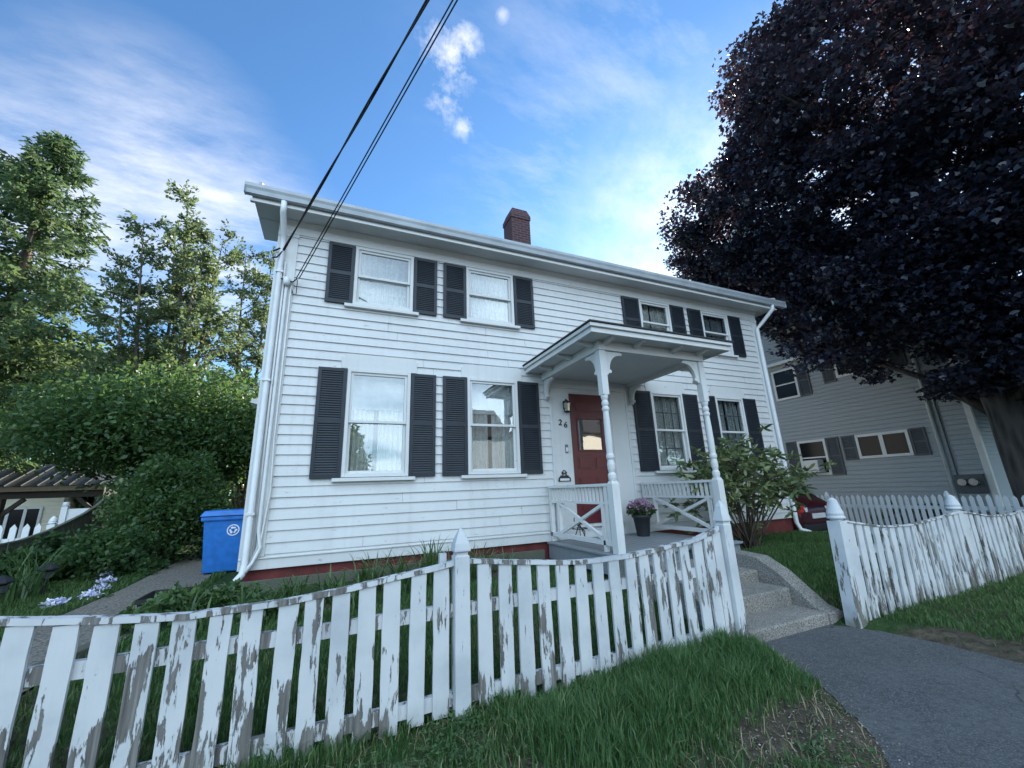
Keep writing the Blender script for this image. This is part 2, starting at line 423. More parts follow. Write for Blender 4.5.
m, t, out = nt('worn_asphalt')
v = coord(t, (1,1,1)); a = noise(t, v, 110, 3, .7); b = noise(t, v, 1.6, 7, .68); c = noise(t, v, 26, 6, .7)
col = ramp(t, a, [(.36, (.045,.047,.050)), (.52, (.088,.091,.096)), (.68, (.19,.193,.195))])
col = mixc(t, math_(t,'MULTIPLY',ramp_f(t, b, .40, .66),.6), col, (.125,.128,.132)); col = mixc(t, math_(t,'MULTIPLY',ramp_f(t, c, .48, .66),.55), col, (.045,.046,.046))
vo = N(t, 'ShaderNodeTexVoronoi', feature='DISTANCE_TO_EDGE', Scale=.7); wp = N(t, 'ShaderNodeTexNoise', Scale=3.0, Detail=6); t.links.new(v, wp.inputs['Vector'])
t.links.new(mixc(t, .22, v, wp.outputs['Color']), vo.inputs['Vector'])
crk = math_(t, 'MULTIPLY', ramp_f(t, vo.outputs['Distance'], .008, .0), ramp_f(t, b, .45, .6)); col = mixc(t, math_(t,'MULTIPLY',crk,.75), col, (.018,.018,.018))
bsdf(t, out, col, .9, 0, math_(t,'ADD',a,math_(t,'MULTIPLY',c,.5)), .7, .006, .25); M['asphalt'] = m
def asphalt_sheet():
    xs = np.arange(-14, 30.01, .25); mb = MB()
    rr = random.Random(2); pts = []
    for (xa, ya), (xb, yb) in zip(APRON, APRON[1:]+APRON[:1]):
        n = max(1, int(math.hypot(xb-xa, yb-ya)/.05)) if max(abs(xa), abs(xb)) < 9 and max(ya, yb) > 1 else 1
        for i in range(n):
            j = .012 if n > 1 else 0
            pts.append((xa+(xb-xa)*i/n+rr.uniform(-j,j), ya+(yb-ya)*i/n+rr.uniform(-j,j)))
    mb.add([(x, y, .012) for x, y in pts], [tuple(range(len(pts)))])
    o = mb.build('sidewalk', M['asphalt']); return structure(o)
asphalt_sheet()
m, t, out = nt('aggregate_path'); v = coord(t, (1,1,1)); vo = N(t, 'ShaderNodeTexVoronoi', Scale=38.0); t.links.new(v, vo.inputs['Vector'])
a = noise(t, v, 60, 3); b = noise(t, v, 2, 5)
col = ramp(t, vo.outputs['Distance'], [(.15, (.30,.27,.23)), (.5, (.19,.17,.145)), (.8, (.10,.09,.08))]); col = mixc(t, math_(t,'MULTIPLY',b,.45), col, (.12,.11,.095))
bsdf(t, out, col, .9, 0, math_(t,'ADD',a,vo.outputs['Distance']), .5, .006, .2); M['path'] = m
o = raw('path', [(x, y, float(height(np.array([x]), np.array([y]))[0])*0+.232) for x, y in PATH], [tuple(range(len(PATH)))], M['path']); structure(o)
m, t, out = nt('driveway_asphalt'); v = coord(t, (1,1,1)); a = noise(t, v, 120, 2); b = noise(t, v, 1, 5)
bsdf(t, out, mixc(t, b, ramp(t, a, [(.3,(.03,.03,.032)),(.7,(.08,.08,.082))]), (.05,.05,.05)), .9, 0, a, .5, .006, .2); M['drive'] = m
structure(raw('driveway', [(10.6,5.6,-.235),(13.1,5.6,-.235),(13.1,26,-.235),(10.6,26,-.235)], [(0,1,2,3)], M['drive']))
structure(raw('street', [(-300,-9.5,.004),(300,-9.5,.004),(300,-1.9,.004),(-300,-1.9,.004)], [(0,1,2,3)], M['drive']))
structure(MB().box(-60,60,-1.9,-1.72,-.1,.03).build('kerb', simple('granite_kerb', (.32,.31,.3), .8)))

# ------------------------------------------------------------------ concrete steps
m, t, out = nt('exposed_aggregate_concrete'); v = coord(t, (1,1,1)); vo = N(t, 'ShaderNodeTexVoronoi', Scale=75.0); t.links.new(v, vo.inputs['Vector'])
a = noise(t, v, 3, 6, .6); b = noise(t, v, 90, 3)
col = ramp(t, vo.outputs['Distance'], [(.12, (.40,.37,.33)), (.45, (.27,.25,.225)), (.8, (.13,.12,.11))])
col = mixc(t, math_(t,'MULTIPLY',ramp_f(t, a, .4, .7),.55), col, (.13,.125,.11))
bsdf(t, out, col, .9, 0, math_(t,'ADD',b,vo.outputs['Distance']), .6, .006, .2); M['aggregate'] = m
M['smooth_concrete'] = simple('smooth_concrete_edge', (.30,.29,.27), .85, 0, .3, 8, .2, .4)
ST = thing('concrete_steps', 'three worn exposed aggregate concrete steps leading up to the porch', 'steps', (3.95,3.2,0))
SX0, SX1 = 3.42, 4.55
def block(x0, x1, y0, y1, z0, z1, mat='aggregate', name='step', bev=.018): return MB().box(x0, x1, y0, y1, z0, z1).build(name, M[mat], ST, False, bev)
block(SX0, SX1, 2.83, 3.20, -.1, .115); block(SX0, SX1, 3.17, 3.53, -.1, .275); block(SX0, SX1, 3.51, 4.48, -.1, .40, name='landing')
def cheek(x0, x1):
    pr = [(2.82,-.1),(2.82,.10),(2.95,.14),(3.28,.41),(3.52,.535),(3.8,.55),(4.47,.55),(4.47,-.1)]
    mb = MB(); mb.prism(pr, 'x', x0, x1); return mb.build('cheek_wall', M['aggregate'], ST, False, .012)
cheek(SX1+.002, SX1+.22); cheek(SX0-.2, SX0-.002)
# ------------------------------------------------------------------ the white clapboard house
FY = 6.45                                   # plane of the front wall
HX0, HX1, HY1 = -1.0, 9.84, 14.35
H = thing('house', 'white two-storey clapboard house with black shutters and a columned porch', 'house', (4.4, 10, 0))
def clapboards(mb, p0, dr, nr, z0, z1, expo, span, openings=(), out=.020, joints=None, groove=0.0):
    """overlapping boards on a wall; span(z) -> (a, b) along the wall; openings (a0, a1, z0, z1)"""
    def P(a, z, o): return (p0[0]+dr[0]*a+nr[0]*o, p0[1]+dr[1]*a+nr[1]*o, z)
    z = z0
    while z < z1-1e-4:
        zt = min(z+expo, z1)
        cuts = sorted({z, zt} | {c for o in openings for c in (o[2], o[3]) if z < c < zt})
        for zb, zu in zip(cuts[:-1], cuts[1:]):
            zm = (zb+zu)/2; ob = out*(1-(zb-z)/expo)+.002; ou = out*(1-(zu-z)/expo)+.002
            A, B = span(zb), span(zu)
            if A is None or B is None: continue
            xs = [(A[0], B[0], A[1], B[1])]
            for o in openings:
                if o[2] < zm < o[3]:
                    nx = []
                    for s in xs:
                        if o[1] <= s[0] or o[0] >= s[2]: nx.append(s); continue
                        if o[0] > s[0]: nx.append((s[0], s[1], o[0], o[0]))
                        if o[1] < s[2]: nx.append((o[1], o[1], s[2], s[3]))
                    xs = nx
            if joints is not None:
                rj = random.Random(int(z*1000)+joints); js = []; q = rj.uniform(.4, 3.0)
                while q < 12: js.append(q); q += rj.uniform(1.8, 3.9)
                nx = []
                for a0, b0, a1, b1 in xs:
                    c = a0
                    for j in js:
                        if a0+.15 < j < a1-.15: nx.append((c, c, j-.0015, j-.0015)); c = j+.0015
                    nx.append((c, b0 if c == a0 else c, a1, b1))
                xs = [(a, b, c, d, rj.uniform(0,.004), rj.uniform(-.0035,.0035)) for a, b, c, d in nx]
                for a0, b0, a1, b1, oo, zj in xs:
                    zb2 = zb-.002+zj if zb == z else zb
                    mb.add([P(a0,zb2,ob+oo), P(a1,zb2,ob+oo), P(b1,zu,ou+oo), P(b0,zu,ou+oo)], [(0,1,2,3)])
                    if zb == z: mb.add([P(a0,zb2,0), P(a1,zb2,0), P(a1,zb2,ob+oo), P(a0,zb2,ob+oo)], [(0,1,2,3)])
                continue
            for a0, b0, a1, b1 in xs:
                if b1-b0 < 1e-4 and a1-a0 < 1e-4: continue
                if groove and zu == zt and zu-zb > groove*1.5:       # dutch-lap profile: a recessed strip along the top of each course
                    zg = zu-groove; k_ = (zg-zb)/(zu-zb); am, bm_ = a0+(b0-a0)*k_, a1+(b1-a1)*k_
                    mb.add([P(a0,zb,out), P(a1,zb,out), P(bm_,zg,out-.002), P(am,zg,out-.002)], [(0,1,2,3)])
                    mb.add([P(am,zg,out-.002), P(bm_,zg,out-.002), P(bm_,zg-.006,.002), P(am,zg-.006,.002)], [(0,1,2,3)])
                    mb.add([P(am,zg-.006,.002), P(bm_,zg-.006,.002), P(b1,zu,.002), P(b0,zu,.002)], [(0,1,2,3)])
                    mb.add([P(a0,zb,0), P(a1,zb,0), P(a1,zb,out), P(a0,zb,out)], [(0,1,2,3)]); continue
                mb.add([P(a0,zb,ob), P(a1,zb,ob), P(b1,zu,ou), P(b0,zu,ou)], [(0,1,2,3)])
                if zb == z: mb.add([P(a0,zb,0), P(a1,zb,0), P(a1,zb,ob), P(a0,zb,ob)], [(0,1,2,3)])
        z = zt
Z0, EAVE = .56, 5.64
WX = [(-.308,.100,1.048,1.460), (1.578,2.001,2.938,3.358), (5.53,6.0,6.893,7.32), (7.46,7.88,8.80,9.23)]
UZ, LZ = (4.365, 5.415), (1.657, 3.29)
ops = []
for k, (a0,a1,a2,a3) in enumerate(WX):
    ops.append((a1+.045, a2-.045, UZ[0]+.05, UZ[1]-.045)); ops.append((a1+.045, a2-.045, LZ[0]+.05, LZ[1]-.045))
DOOR = (3.99, 4.95, .75, 3.15)
ops.append(DOOR)
E0 = .1425
RIDGE_Y = 10.4; SLOPE = .42
gab = lambda z: ((z-EAVE)/SLOPE if z > EAVE else 0, (HY1-FY)-((z-EAVE)/SLOPE if z > EAVE else 0))
def sidespan(z):
    a, b = gab(z); return (a, b) if b > a else None
mb = MB(); clapboards(mb, (0,FY), (1,0), (0,-1), Z0, EAVE, E0, lambda z: (HX0+.02, HX1-.02), ops, .020, 5)
mb.build('front_wall', M['siding'], H)
sops = [(1.2,2.0,1.7,3.2), (3.6,4.4,4.4,5.4)]
for nm, X, nr in (('left_wall', HX0, (-1,0)), ('right_wall', HX1, (1,0))):
    mb = MB(); clapboards(mb, (X,FY), (0,1), nr, Z0, EAVE+3.95*SLOPE-.02, E0, sidespan); mb.build('side_wall', M['siding'], H)
mb = MB(); clapboards(mb, (0,HY1), (1,0), (0,1), Z0, EAVE, E0, lambda z: (HX0, HX1)); mb.build('back_wall', M['siding'], H)
# inner shell keeps light out of the wall; foundation
MB().box(HX0+.5, HX1-.5, FY+.9, HY1-.1, .3, 5.5).build('inner_wall', M['room'], H)
mb = MB(); mb.box(HX0+.03, HX1-.03, FY+.03, HY1-.03, -.4, Z0-.002); mb.build('foundation', M['foundation'], H)
mb = MB(); mb.box(HX0-.012, HX1+.012, FY-.024, FY-.001, Z0-.035, Z0+.09); mb.box(HX0-.03, HX1+.03, FY-.04, FY-.002, Z0+.092, Z0+.112); mb.build('water_table', M['trim'], H, bevel=.004)
# corner boards with their cap mouldings
for x0, x1 in ((HX0-.02, HX0+.25), (HX1-.16, HX1+.02)):
    mb = MB(); mb.box(x0, x1, FY-.032, FY-.002, Z0+.12, 5.42); mb.box(x0-.012, x1+.012, FY-.045, FY-.003, 5.36, 5.42); mb.build('corner_board', M['trim'], H, bevel=.004)
for X, s in ((HX0,-1), (HX1,1)):
    for ya, yb in ((FY-.03, FY+.16), (HY1-.16, HY1+.03)): MB().box(min(X,X+s*.032), max(X,X+s*.032), ya, yb, Z0-.03, EAVE).build('corner_board', M['trim'], H)
MB().box(HX0, HX1, FY-.036, FY-.003, 5.43, 5.63).build('frieze_board', M['trim'], H, bevel=.004)
# cornice: soffit, bed moulding, fascia, returns at the gable ends
mb = MB(); mb.box(-1.33, 10.17, 6.105, FY+.02, 5.635, 5.66); mb.build('soffit', M['soffit'], H)
mb = MB(); mb.prism([(FY-.038,5.56),(FY-.10,5.63),(FY-.038,5.63)], 'x', HX0-.03, HX1+.03); mb.build('bed_moulding', M['trim'], H)
mb = MB(); mb.box(-1.36, 10.2, 6.06, 6.10, 5.63, 5.84); mb.box(-1.38, 10.22, 6.045, 6.10, 5.615, 5.650); mb.build('fascia', M['trim'], H, bevel=.004)
for s, X in ((-1,HX0), (1,HX1)):
    xa, xb = sorted((X, X+s*.33)); mb = MB()
    mb.box(xa, xb, FY+.03, 7.08, 5.635, 5.66); mb.box(xa, xb, 6.11, 7.1, 5.665, 5.84); mb.build('cornice_return', M['soffit'], H)
    for ya, yb, dy in ((6.0, RIDGE_Y, 1), (2*RIDGE_Y-6.0, RIDGE_Y, -1)):
        zA, zB = 5.80, 5.80+4.4*SLOPE
        MB().bar((X+s*.26, ya, zA), (X+s*.26, yb, zB), .05, .2).build('rake_board', M['trim'], H)
# gutter along the eave, an open trough with a rolled lip
mb = MB(); prof = [(6.058,5.70),(6.02,5.685),(5.985,5.70),(5.972,5.76),(5.955,5.80),(5.952,5.845),(5.965,5.858),(5.975,5.845),(5.985,5.80),(6.0,5.72),(6.05,5.715),(6.05,5.85),(6.058,5.85)]
mb.prism(prof, 'x', -1.45, 10.5); mb.box(-1.452,-1.445,5.953,6.058,5.69,5.855); mb.box(10.495,10.502,5.953,6.058,5.69,5.855)
GUT = mb.build('gutter', M['gutter'], H)
for k in range(14):
    x = -1.1+k*.87; MB().box(x, x+.02, 5.955, 6.06, 5.846, 5.853).build('gutter_strap', M['gutter'], GUT)
# roof slabs and chimney
mb = MB()
for s in (1, -1):
    ya = RIDGE_Y-s*4.40
    mb.prism([(ya, 5.845), (RIDGE_Y, 5.845+4.40*SLOPE), (RIDGE_Y, 5.89+4.40*SLOPE), (ya, 5.872)], 'x', -1.42, 10.46)
ROOF = mb.build('roof', M['roof'], H)
m, t, out = nt('purple_brown_brick'); br = N(t, 'ShaderNodeTexBrick', Scale=1.0); br.inputs['Brick Width'].default_value = .21; br.inputs['Row Height'].default_value = .075; br.inputs['Mortar Size'].default_value = .012
br.inputs['Color1'].default_value = (.075,.035,.045,1); br.inputs['Color2'].default_value = (.065,.03,.036,1); br.inputs['Mortar'].default_value = (.11,.085,.085,1)
rot = N(t, 'ShaderNodeMapping'); rot.inputs['Rotation'].default_value = (rad(90),0,0); t.links.new(N(t, 'ShaderNodeNewGeometry').outputs['Position'], rot.inputs['Vector']); t.links.new(rot.outputs[0], br.inputs['Vector'])
bsdf(t, out, br.outputs['Color'], .9, 0, br.outputs['Fac'], -.4, .01, .2); M['brick'] = m
cx, cyy = 4.22, 8.8
mb = MB()
def ring(hx, hy, z): return [(cx-hx,cyy-hy,z),(cx+hx,cyy-hy,z),(cx+hx,cyy+hy,z),(cx-hx,cyy+hy,z)]
lv = [(.275,.27,6.5),(.275,.27,8.50),(.295,.29,8.52),(.295,.29,8.64),(.215,.22,8.86)]
vs = [p for l in lv for p in ring(*l)]
fs = [(i*4+k, i*4+(k+1)%4, (i+1)*4+(k+1)%4, (i+1)*4+k) for i in range(len(lv)-1) for k in range(4)] + [tuple(range(len(vs)-4, len(vs)))]
mb.add(vs, fs); mb.build('chimney', M['brick'], ROOF)

# windows
def folds(x0, x1, y, z0, z1, n, amp, mat, parent, seed, name='curtain'):
    r = random.Random(seed); xs = np.linspace(x0, x1, 60); ph = r.random()*6
    ys = y + amp*np.sin((xs-x0)/(x1-x0)*n*6.28+ph) + amp*.5*np.sin((xs-x0)/(x1-x0)*n*2.3*6.28+ph*2)
    V = [(x, yy, z) for z in (z0, z1) for x, yy in zip(xs, ys)]
    F = [(i, i+1, i+61, i+60) for i in range(59)]
    return raw(name, V, F, mat, parent, True)
def window(a1, a2, z0, z1, k, upper):
    c = .05; y = FY
    mb = MB(); yo = y-.045; yi = y+.10
    mb.box(a1, a1+c, yo, yi, z0, z1); mb.box(a2-c, a2, yo, yi, z0, z1); mb.box(a1+c, a2-c, yo, yi, z1-c, z1); mb.box(a1+c, a2-c, yo, yi, z0, z0+c)
    W = mb.build('window', M['trim'], H, bevel=.003)
    MB().box(a1-.12, a2+.10, y-.085, y-.02, z0-.062, z0-.012).build('sill', M['trim'], W, bevel=.004)
    zm = (z0+z1)/2
    xi0, xi1 = a1+c+.001, a2-c-.001
    for nm, zb, zt, ys in (('sash', zm-.02, z1-c-.001, y-.008), ('sash', z0+c+.001, zm+.025, y+.027)):
        mb = MB(); f = .04
        mb.box(xi0, xi0+f, ys-.016, ys+.016, zb, zt); mb.box(xi1-f, xi1, ys-.016, ys+.016, zb, zt)
        mb.box(xi0+f, xi1-f, ys-.016, ys+.016, zt-f, zt); mb.box(xi0+f, xi1-f, ys-.016, ys+.016, zb, zb+f)
        mb.build(nm, M['trim'], W, bevel=.003)
        gmat = M['screen'] if (upper and k == 3) else M['glass']
        MB().box(xi0+f, xi1-f, ys+.004, ys+.008, zb+f, zt-f).build('pane', gmat, W)
        if not upper and k >= 2:
            mb = MB(); gx = [xi0+f+(xi1-xi0-2*f)*q/3 for q in (1,2)]; gz = [(zb+zt)/2]
            dk = 'muntin_dark'
            for x in gx: mb.box(x-.011, x+.011, ys+.010, ys+.022, zb+f, zt-f)
            for z in gz: mb.box(xi0+f, xi1-f, ys+.010, ys+.0215, z-.011, z+.011)
            mb.build('muntin', M['grey_muntin'], W)
    # room box behind, curtains
    mb = MB(); d = .8; mb.add([(a1,y+.1,z0),(a2,y+.1,z0),(a2,y+.1,z1),(a1,y+.1,z1),(a1,y+d,z0),(a2,y+d,z0),(a2,y+d,z1),(a1,y+d,z1)], [(0,1,5,4),(1,2,6,5),(2,3,7,6),(3,0,4,7),(4,5,6,7)])
    mb.build('room_recess', M['room'], W)
    cm = M['curtain'] if not (k == 3) else M['curtain_grey']
    mid = (a1+a2)/2
    if upper and k < 2:
        folds(a1+.03, a2-.03, y+.125, z0+.02, z1-.03, 9, .012, cm, W, k)
        folds(a1+.03, a2-.03, y+.112, z0+.30, z0+.62, 11, .012, cm, W, k+20)
    elif not upper and k < 2:
        folds(a1+.03, mid-.05, y+.125, z0+.02, z1-.55, 5, .018, cm, W, k+40); folds(mid+.02, a2-.03, y+.125, z0+.02, z1-.55, 5, .018, cm, W, k+50)
        MB().box(a1+.03, a2-.03, y+.103, y+.107, (zm+z1)/2-.2, z1-.05).build('roller_blind', M['blind'], W)
    else:
        folds(a1+.03, mid-.02, y+.13, z0+.06, z1-.03, 5, .02, cm, W, k+60+9*upper); folds(mid+.02, a2-.03, y+.13, z0+.06, z1-.03, 5, .02, cm, W, k+80+9*upper)
    if not upper:
        mb = MB(); l, r_ = a1-.10, a2+.10; zt = z1+.24
        mb.prism([(l,z1+.002),(r_,z1+.002),(r_,zt-.05),(r_-.05,zt-.05),(r_-.05,zt),(l+.05,zt),(l+.05,zt-.05),(l,zt-.05)], 'y', y-.03, y-.001); mb.build('lintel', M['trim'], W, bevel=.003)
M['grey_muntin'] = simple('grey_muntin_paint', (.16,.17,.18), .5)
M['blind'] = curtain_mat('white_roller_blind', (.72,.74,.74), scale=8)
for k, (a0,a1,a2,a3) in enumerate(WX):
    window(a1, a2, UZ[0], UZ[1], k, True); window(a1, a2, LZ[0], LZ[1], k, False)
def shutter(x0, x1, z0, z1):
    mb = MB(); f = .05; yo, yi = FY-.055, FY-.02; zm = z0+(z1-z0)*.5
    mb.box(x0, x0+f, yo, yi, z0, z1); mb.box(x1-f, x1, yo, yi, z0, z1)
    for a, b in ((z0, z0+f), (zm-f*.6, zm+f*.6), (z1-f, z1)): mb.box(x0+f, x1-f, yo+.001, yi, a, b)
    for a, b in ((z0+f, zm-f*.6), (zm+f*.6, z1-f)):
        n = int((b-a)/.034)
        for i in range(n):
            z = a+(b-a)*(i+.5)/n
            mb.add([(x0+f,yo+.004,z-.017),(x1-f,yo+.004,z-.017),(x1-f,yo+.016,z+.015),(x0+f,yo+.016,z+.015),(x0+f,yo+.003,z-.012),(x1-f,yo+.003,z-.012)], [(0,1,2,3),(0,4,5,1),(4,5,2,3)])
        mb.add([(x0+f,yo+.018,a),(x1-f,yo+.018,a),(x1-f,yo+.018,b),(x0+f,yo+.018,b)], [(0,1,2,3)])
    mb.build('shutter', M['shutter'], H)
for a0,a1,a2,a3 in WX:
    for z0, z1 in (UZ, LZ):
        shutter(a0, a1-.008, z0-.012, z1-.01); shutter(a2+.008, a3, z0-.012, z1-.01)

# front door and its casing
dx0, dx1, dz0, dz1 = DOOR
GX = (4.20, 4.74, 2.07, 2.65)
mb = MB(); y0, y1 = FY+.03, FY+.075
mb.box(dx0+.02, GX[0], y0, y1, dz0+.01, dz1-.02); mb.box(GX[1], dx1-.02, y0, y1, dz0+.01, dz1-.02)
mb.box(GX[0], GX[1], y0, y1, GX[3], dz1-.02); mb.box(GX[0], GX[1], y0, y1, dz0+.01, GX[2])
for x0, x1, z0, z1 in ((4.14,4.43,1.70,1.94),(4.51,4.80,1.70,1.94),(4.14,4.43,.95,1.58),(4.51,4.80,.95,1.58),(4.14,4.80,2.78,3.0)):
    mb.prism([(x0,z0),(x1,z0),(x1,z1),(x0,z1)], 'y', y0-.006, y0-.0005)
    q = .03; mb.box(x0+q, x1-q, y0-.016, y0-.0062, z0+q, z1-q)
mb.box(GX[0]-.03, GX[1]+.03, y0-.014, y0-.001, GX[3], GX[3]+.03); mb.box(GX[0]-.03, GX[1]+.03, y0-.014, y0-.001, GX[2]-.03, GX[2])
mb.box(GX[0]-.03, GX[0], y0-.014, y0-.001, GX[2], GX[3]); mb.box(GX[1], GX[1]+.03, y0-.014, y0-.001, GX[2], GX[3])
D = mb.build('front_door', M['door'], H, bevel=.003)
MB().box(GX[0], GX[1], y0+.02, y0+.026, GX[2], GX[3]).build('pane', glass('door_glass', (.5,.5,.5), .40), D)
MB().box(GX[0]-.1, GX[1]+.1, y0+.2, y0+.22, GX[2]-.1, GX[3]+.1).build('hall_backing', M['room'], D)
mb = MB(); mb.lathe((4.88,y0-.06,1.72), [(.0,-.03),(.022,-.02),(.03,0),(.022,.02),(.0,.03)], 12); mb.box(4.865,4.895,y0-.035,y0-.001,1.64,1.80); mb.build('handle', M['black'], D)
mb = MB()
for x0, x1 in ((3.62, dx0), (dx1, 5.32)): mb.box(x0, x1, FY-.03, FY-.002, .56, 3.22); mb.box(x0-.012, x1+.012 if x1 > 5 else x1, FY-.045, FY-.031, .53, .74)
mb.box(dx0, dx0+.02, FY-.02, FY+.1, dz0, dz1); mb.box(dx1-.02, dx1, FY-.02, FY+.1, dz0, dz1); mb.box(dx0+.02, dx1-.02, FY-.02, FY+.1, dz1-.02, dz1)
mb.box(3.58, 5.36, FY-.042, FY-.003, 3.222, 3.30)
for x0, x1 in ((3.58,3.62),(5.32,5.36)): mb.box(x0, x1, FY-.05, FY-.003, .56, 3.22)
mb.build('door_casing', M['trim'], H, bevel=.004)
MB().box(dx0-.02, dx1+.02, FY-.09, FY+.10, .71, .749).build('threshold', M['trim'], H, bevel=.005)

# house number, lantern, doorbell
def text_mesh(name, body, size, loc, mat, parent, depth=.006, shear=0.0):
    cu = bpy.data.curves.new(name, 'FONT'); cu.body = body; cu.size = size; cu.extrude = depth; cu.shear = shear; cu.align_x = 'CENTER'; cu.align_y = 'CENTER'; cu.bevel_depth = .0012
    tmp = bpy.data.objects.new(name, cu); COL.objects.link(tmp)
    me = bpy.data.meshes.new_from_object(tmp.evaluated_get(bpy.context.evaluated_depsgraph_get()))
    bpy.data.objects.remove(tmp)
    V = Matrix.Translation(loc) @ Matrix.Rotation(rad(90), 4, 'X')
    if parent is not None: V = Matrix.Translation(-origin(parent)) @ V
    me.transform(V); return link(name, me, mat, parent, False)
text_mesh('house_number', '2', .155, (3.775, FY-.036, 2.555), M['black'], H, shear=.12)
text_mesh('house_number', '6', .155, (3.885, FY-.036, 2.515), M['black'], H, shear=.12)
LX, LZc = 3.90, 2.86
mb = MB(); mb.lathe((LX-.0,FY-.12,LZc), [(.001,.115),(.02,.11),(.03,.09),(.085,.06),(.09,.05),(.08,.045)], 6); mb.lathe((LX,FY-.12,LZc), [(.03,-.13),(.055,-.11),(.062,-.10)], 6)
for k in range(6):
    a = math.pi/3*k; mb.bar((LX+.062*math.cos(a), FY-.12+.062*math.sin(a), LZc-.105), (LX+.08*math.cos(a), FY-.12+.08*math.sin(a), LZc+.05), .008, .008)
mb.box(LX-.03, LX+.03, FY-.045, FY-.031, LZc-.05, LZc+.11); mb.tube([(LX,FY-.04,LZc+.06),(LX,FY-.08,LZc+.14),(LX,FY-.12,LZc+.11)], .009, 6)
LAN = mb.build('wall_lantern', M['black'], H)
mb = MB(); mb.lathe((LX,FY-.12,LZc), [(.055,-.098),(.073,.046)], 6, .02); mb.build('lantern_glass', glass('lantern_glass', (.8,.82,.8), .15, .15), LAN)
mb = MB(); mb.box(3.845,3.905,FY-.052,FY-.031,2.00,2.155); DB = mb.build('doorbell', simple('grey_doorbell', (.16,.17,.18), .4), H, bevel=.008)
MB().lathe((3.875,FY-.054,2.035), [(.001,-.018),(.018,-.008),(.018,.008),(.001,.018)], 12).build('button', M['white_metal'], DB)
MB().box(3.852,3.898,FY-.0545,FY-.0525,2.02,2.10).build('faceplate', M['white_metal'], DB)

# downspouts, conduit and the electric service at the corners
def pipe(name, pts, w, d, mat, parent):
    mb = MB()
    for a, b in zip(pts[:-1], pts[1:]): mb.bar(a, b, w, d, (0,1,0))
    return mb.build(name, mat, parent, bevel=.008)
mb = MB(); mb.tube([(-.945,6.02,5.69),(-.945,6.04,5.52),(-.95,6.36,5.36),(-.95,6.385,5.2),(-.95,6.385,.62),(-.96,6.34,.50),(-1.02,6.24,.42)], .042, 10); mb.build('downspout', M['white_metal'], H, True)
mb = MB(); mb.tube([(10.02,6.02,5.70),(10.02,6.02,5.60),(9.93,6.30,5.32),(9.79,6.37,5.16),(9.79,6.37,.42),(9.79,6.30,.27),(9.82,6.12,.22)], .048, 10); mb.build('downspout', M['white_metal'], H, True)
for z in (1.2,3.0,4.7):
    MB().box(-1.0,-.90,6.335,6.42,z,z+.03).build('pipe_bracket', M['white_metal'], H)
mb = MB(); mb.tube([(-.84,6.40,4.55),(-.84,6.395,4.4),(-.84,6.395,1.0),(-.80,6.39,.8),(-.87,6.37,.62),(-.93,6.33,.52)], .024, 8); mb.build('conduit', M['white_metal'], H, True)
mb = MB(); mb.tube([(-.78,6.40,4.60),(-.78,6.40,2.2),(-.755,6.40,1.5),(-.80,6.39,.9),(-.9,6.36,.6)], .013, 6); mb.tube([(-.89,6.40,4.9),(-.885,6.40,2.5),(-.87,6.40,.7)], .016, 6); mb.build('cable_cover', M['trim'], H, True)
mb = MB(); mb.lathe((-.84,6.36,4.55), [(.03,-.05),(.05,-.02),(.05,.05),(.02,.10),(.001,.105)], 10); mb.tube([(-.80,6.38,4.58),(-.74,6.36,4.56),(-.70,6.36,4.62),(-.71,6.36,4.76)], .008, 6); mb.build('weatherhead', M['white_metal'], H, True)
# the small hood over the side door
mb = MB(); mb.prism([(-1.02,3.55),(-1.62,3.36),(-1.64,3.30),(-1.50,3.26),(-1.30,3.14),(-1.02,3.08)], 'y', 9.4, 10.8); mb.build('side_door_hood', M['trim'], H)

# ---- porch
PXL, PXR, PY = 3.50, 5.47, 4.65
mb = MB(); mb.box(3.36, 5.62, 4.50, FY-.05, .50, .53)
for k in range(14): pass
PF = mb.build('porch_floor', M['deck'], H, bevel=.004)
mb = MB(); mb.box(3.39, 3.42, 4.54, FY-.05, .27, .498); mb.box(5.56, 5.59, 4.54, FY-.05, .1, .498); mb.box(3.42, 5.56, 4.54, 4.57, .25, .498); mb.build('porch_skirt', M['deck'], PF)
for k in range(15):
    x = 3.37+k*.15; MB().box(x-.0025, x+.0025, 4.495, FY-.06, .5302, .5306).build('board_gap', M['rubber'], PF) if k else None
def column(x, y):
    mb = MB(); b = .060
    mb.box(x-b, x+b, y-b, y+b, .53, 1.42)
    mb.add([(x-b,y-b,1.42),(x+b,y-b,1.42),(x+b,y+b,1.42),(x-b,y+b,1.42),(x-.04,y-.04,1.46),(x+.04,y-.04,1.46),(x+.04,y+.04,1.46),(x-.04,y+.04,1.46)], [(0,1,5,4),(1,2,6,5),(2,3,7,6),(3,0,4,7),(4,5,6,7)])
    mb.box(x-.054, x+.054, y-.054, y+.054, 2.66, 3.33)
    mb.lathe((x,y,0), [(.64*a_, b_) for a_, b_ in [(.075,1.455),(.088,1.50),(.088,1.54),(.062,1.57),(.080,1.62),(.084,1.68),(.066,1.74),(.088,1.77),(.088,1.80),(.070,1.83),(.076,2.0),(.072,2.25),(.064,2.42),(.082,2.445),(.082,2.47),(.060,2.49),(.078,2.52),(.078,2.55),(.060,2.58),(.080,2.62),(.084,2.66)]], 20)
    c = mb.build('porch_column', M['trim'], H, bevel=.004)
    return c
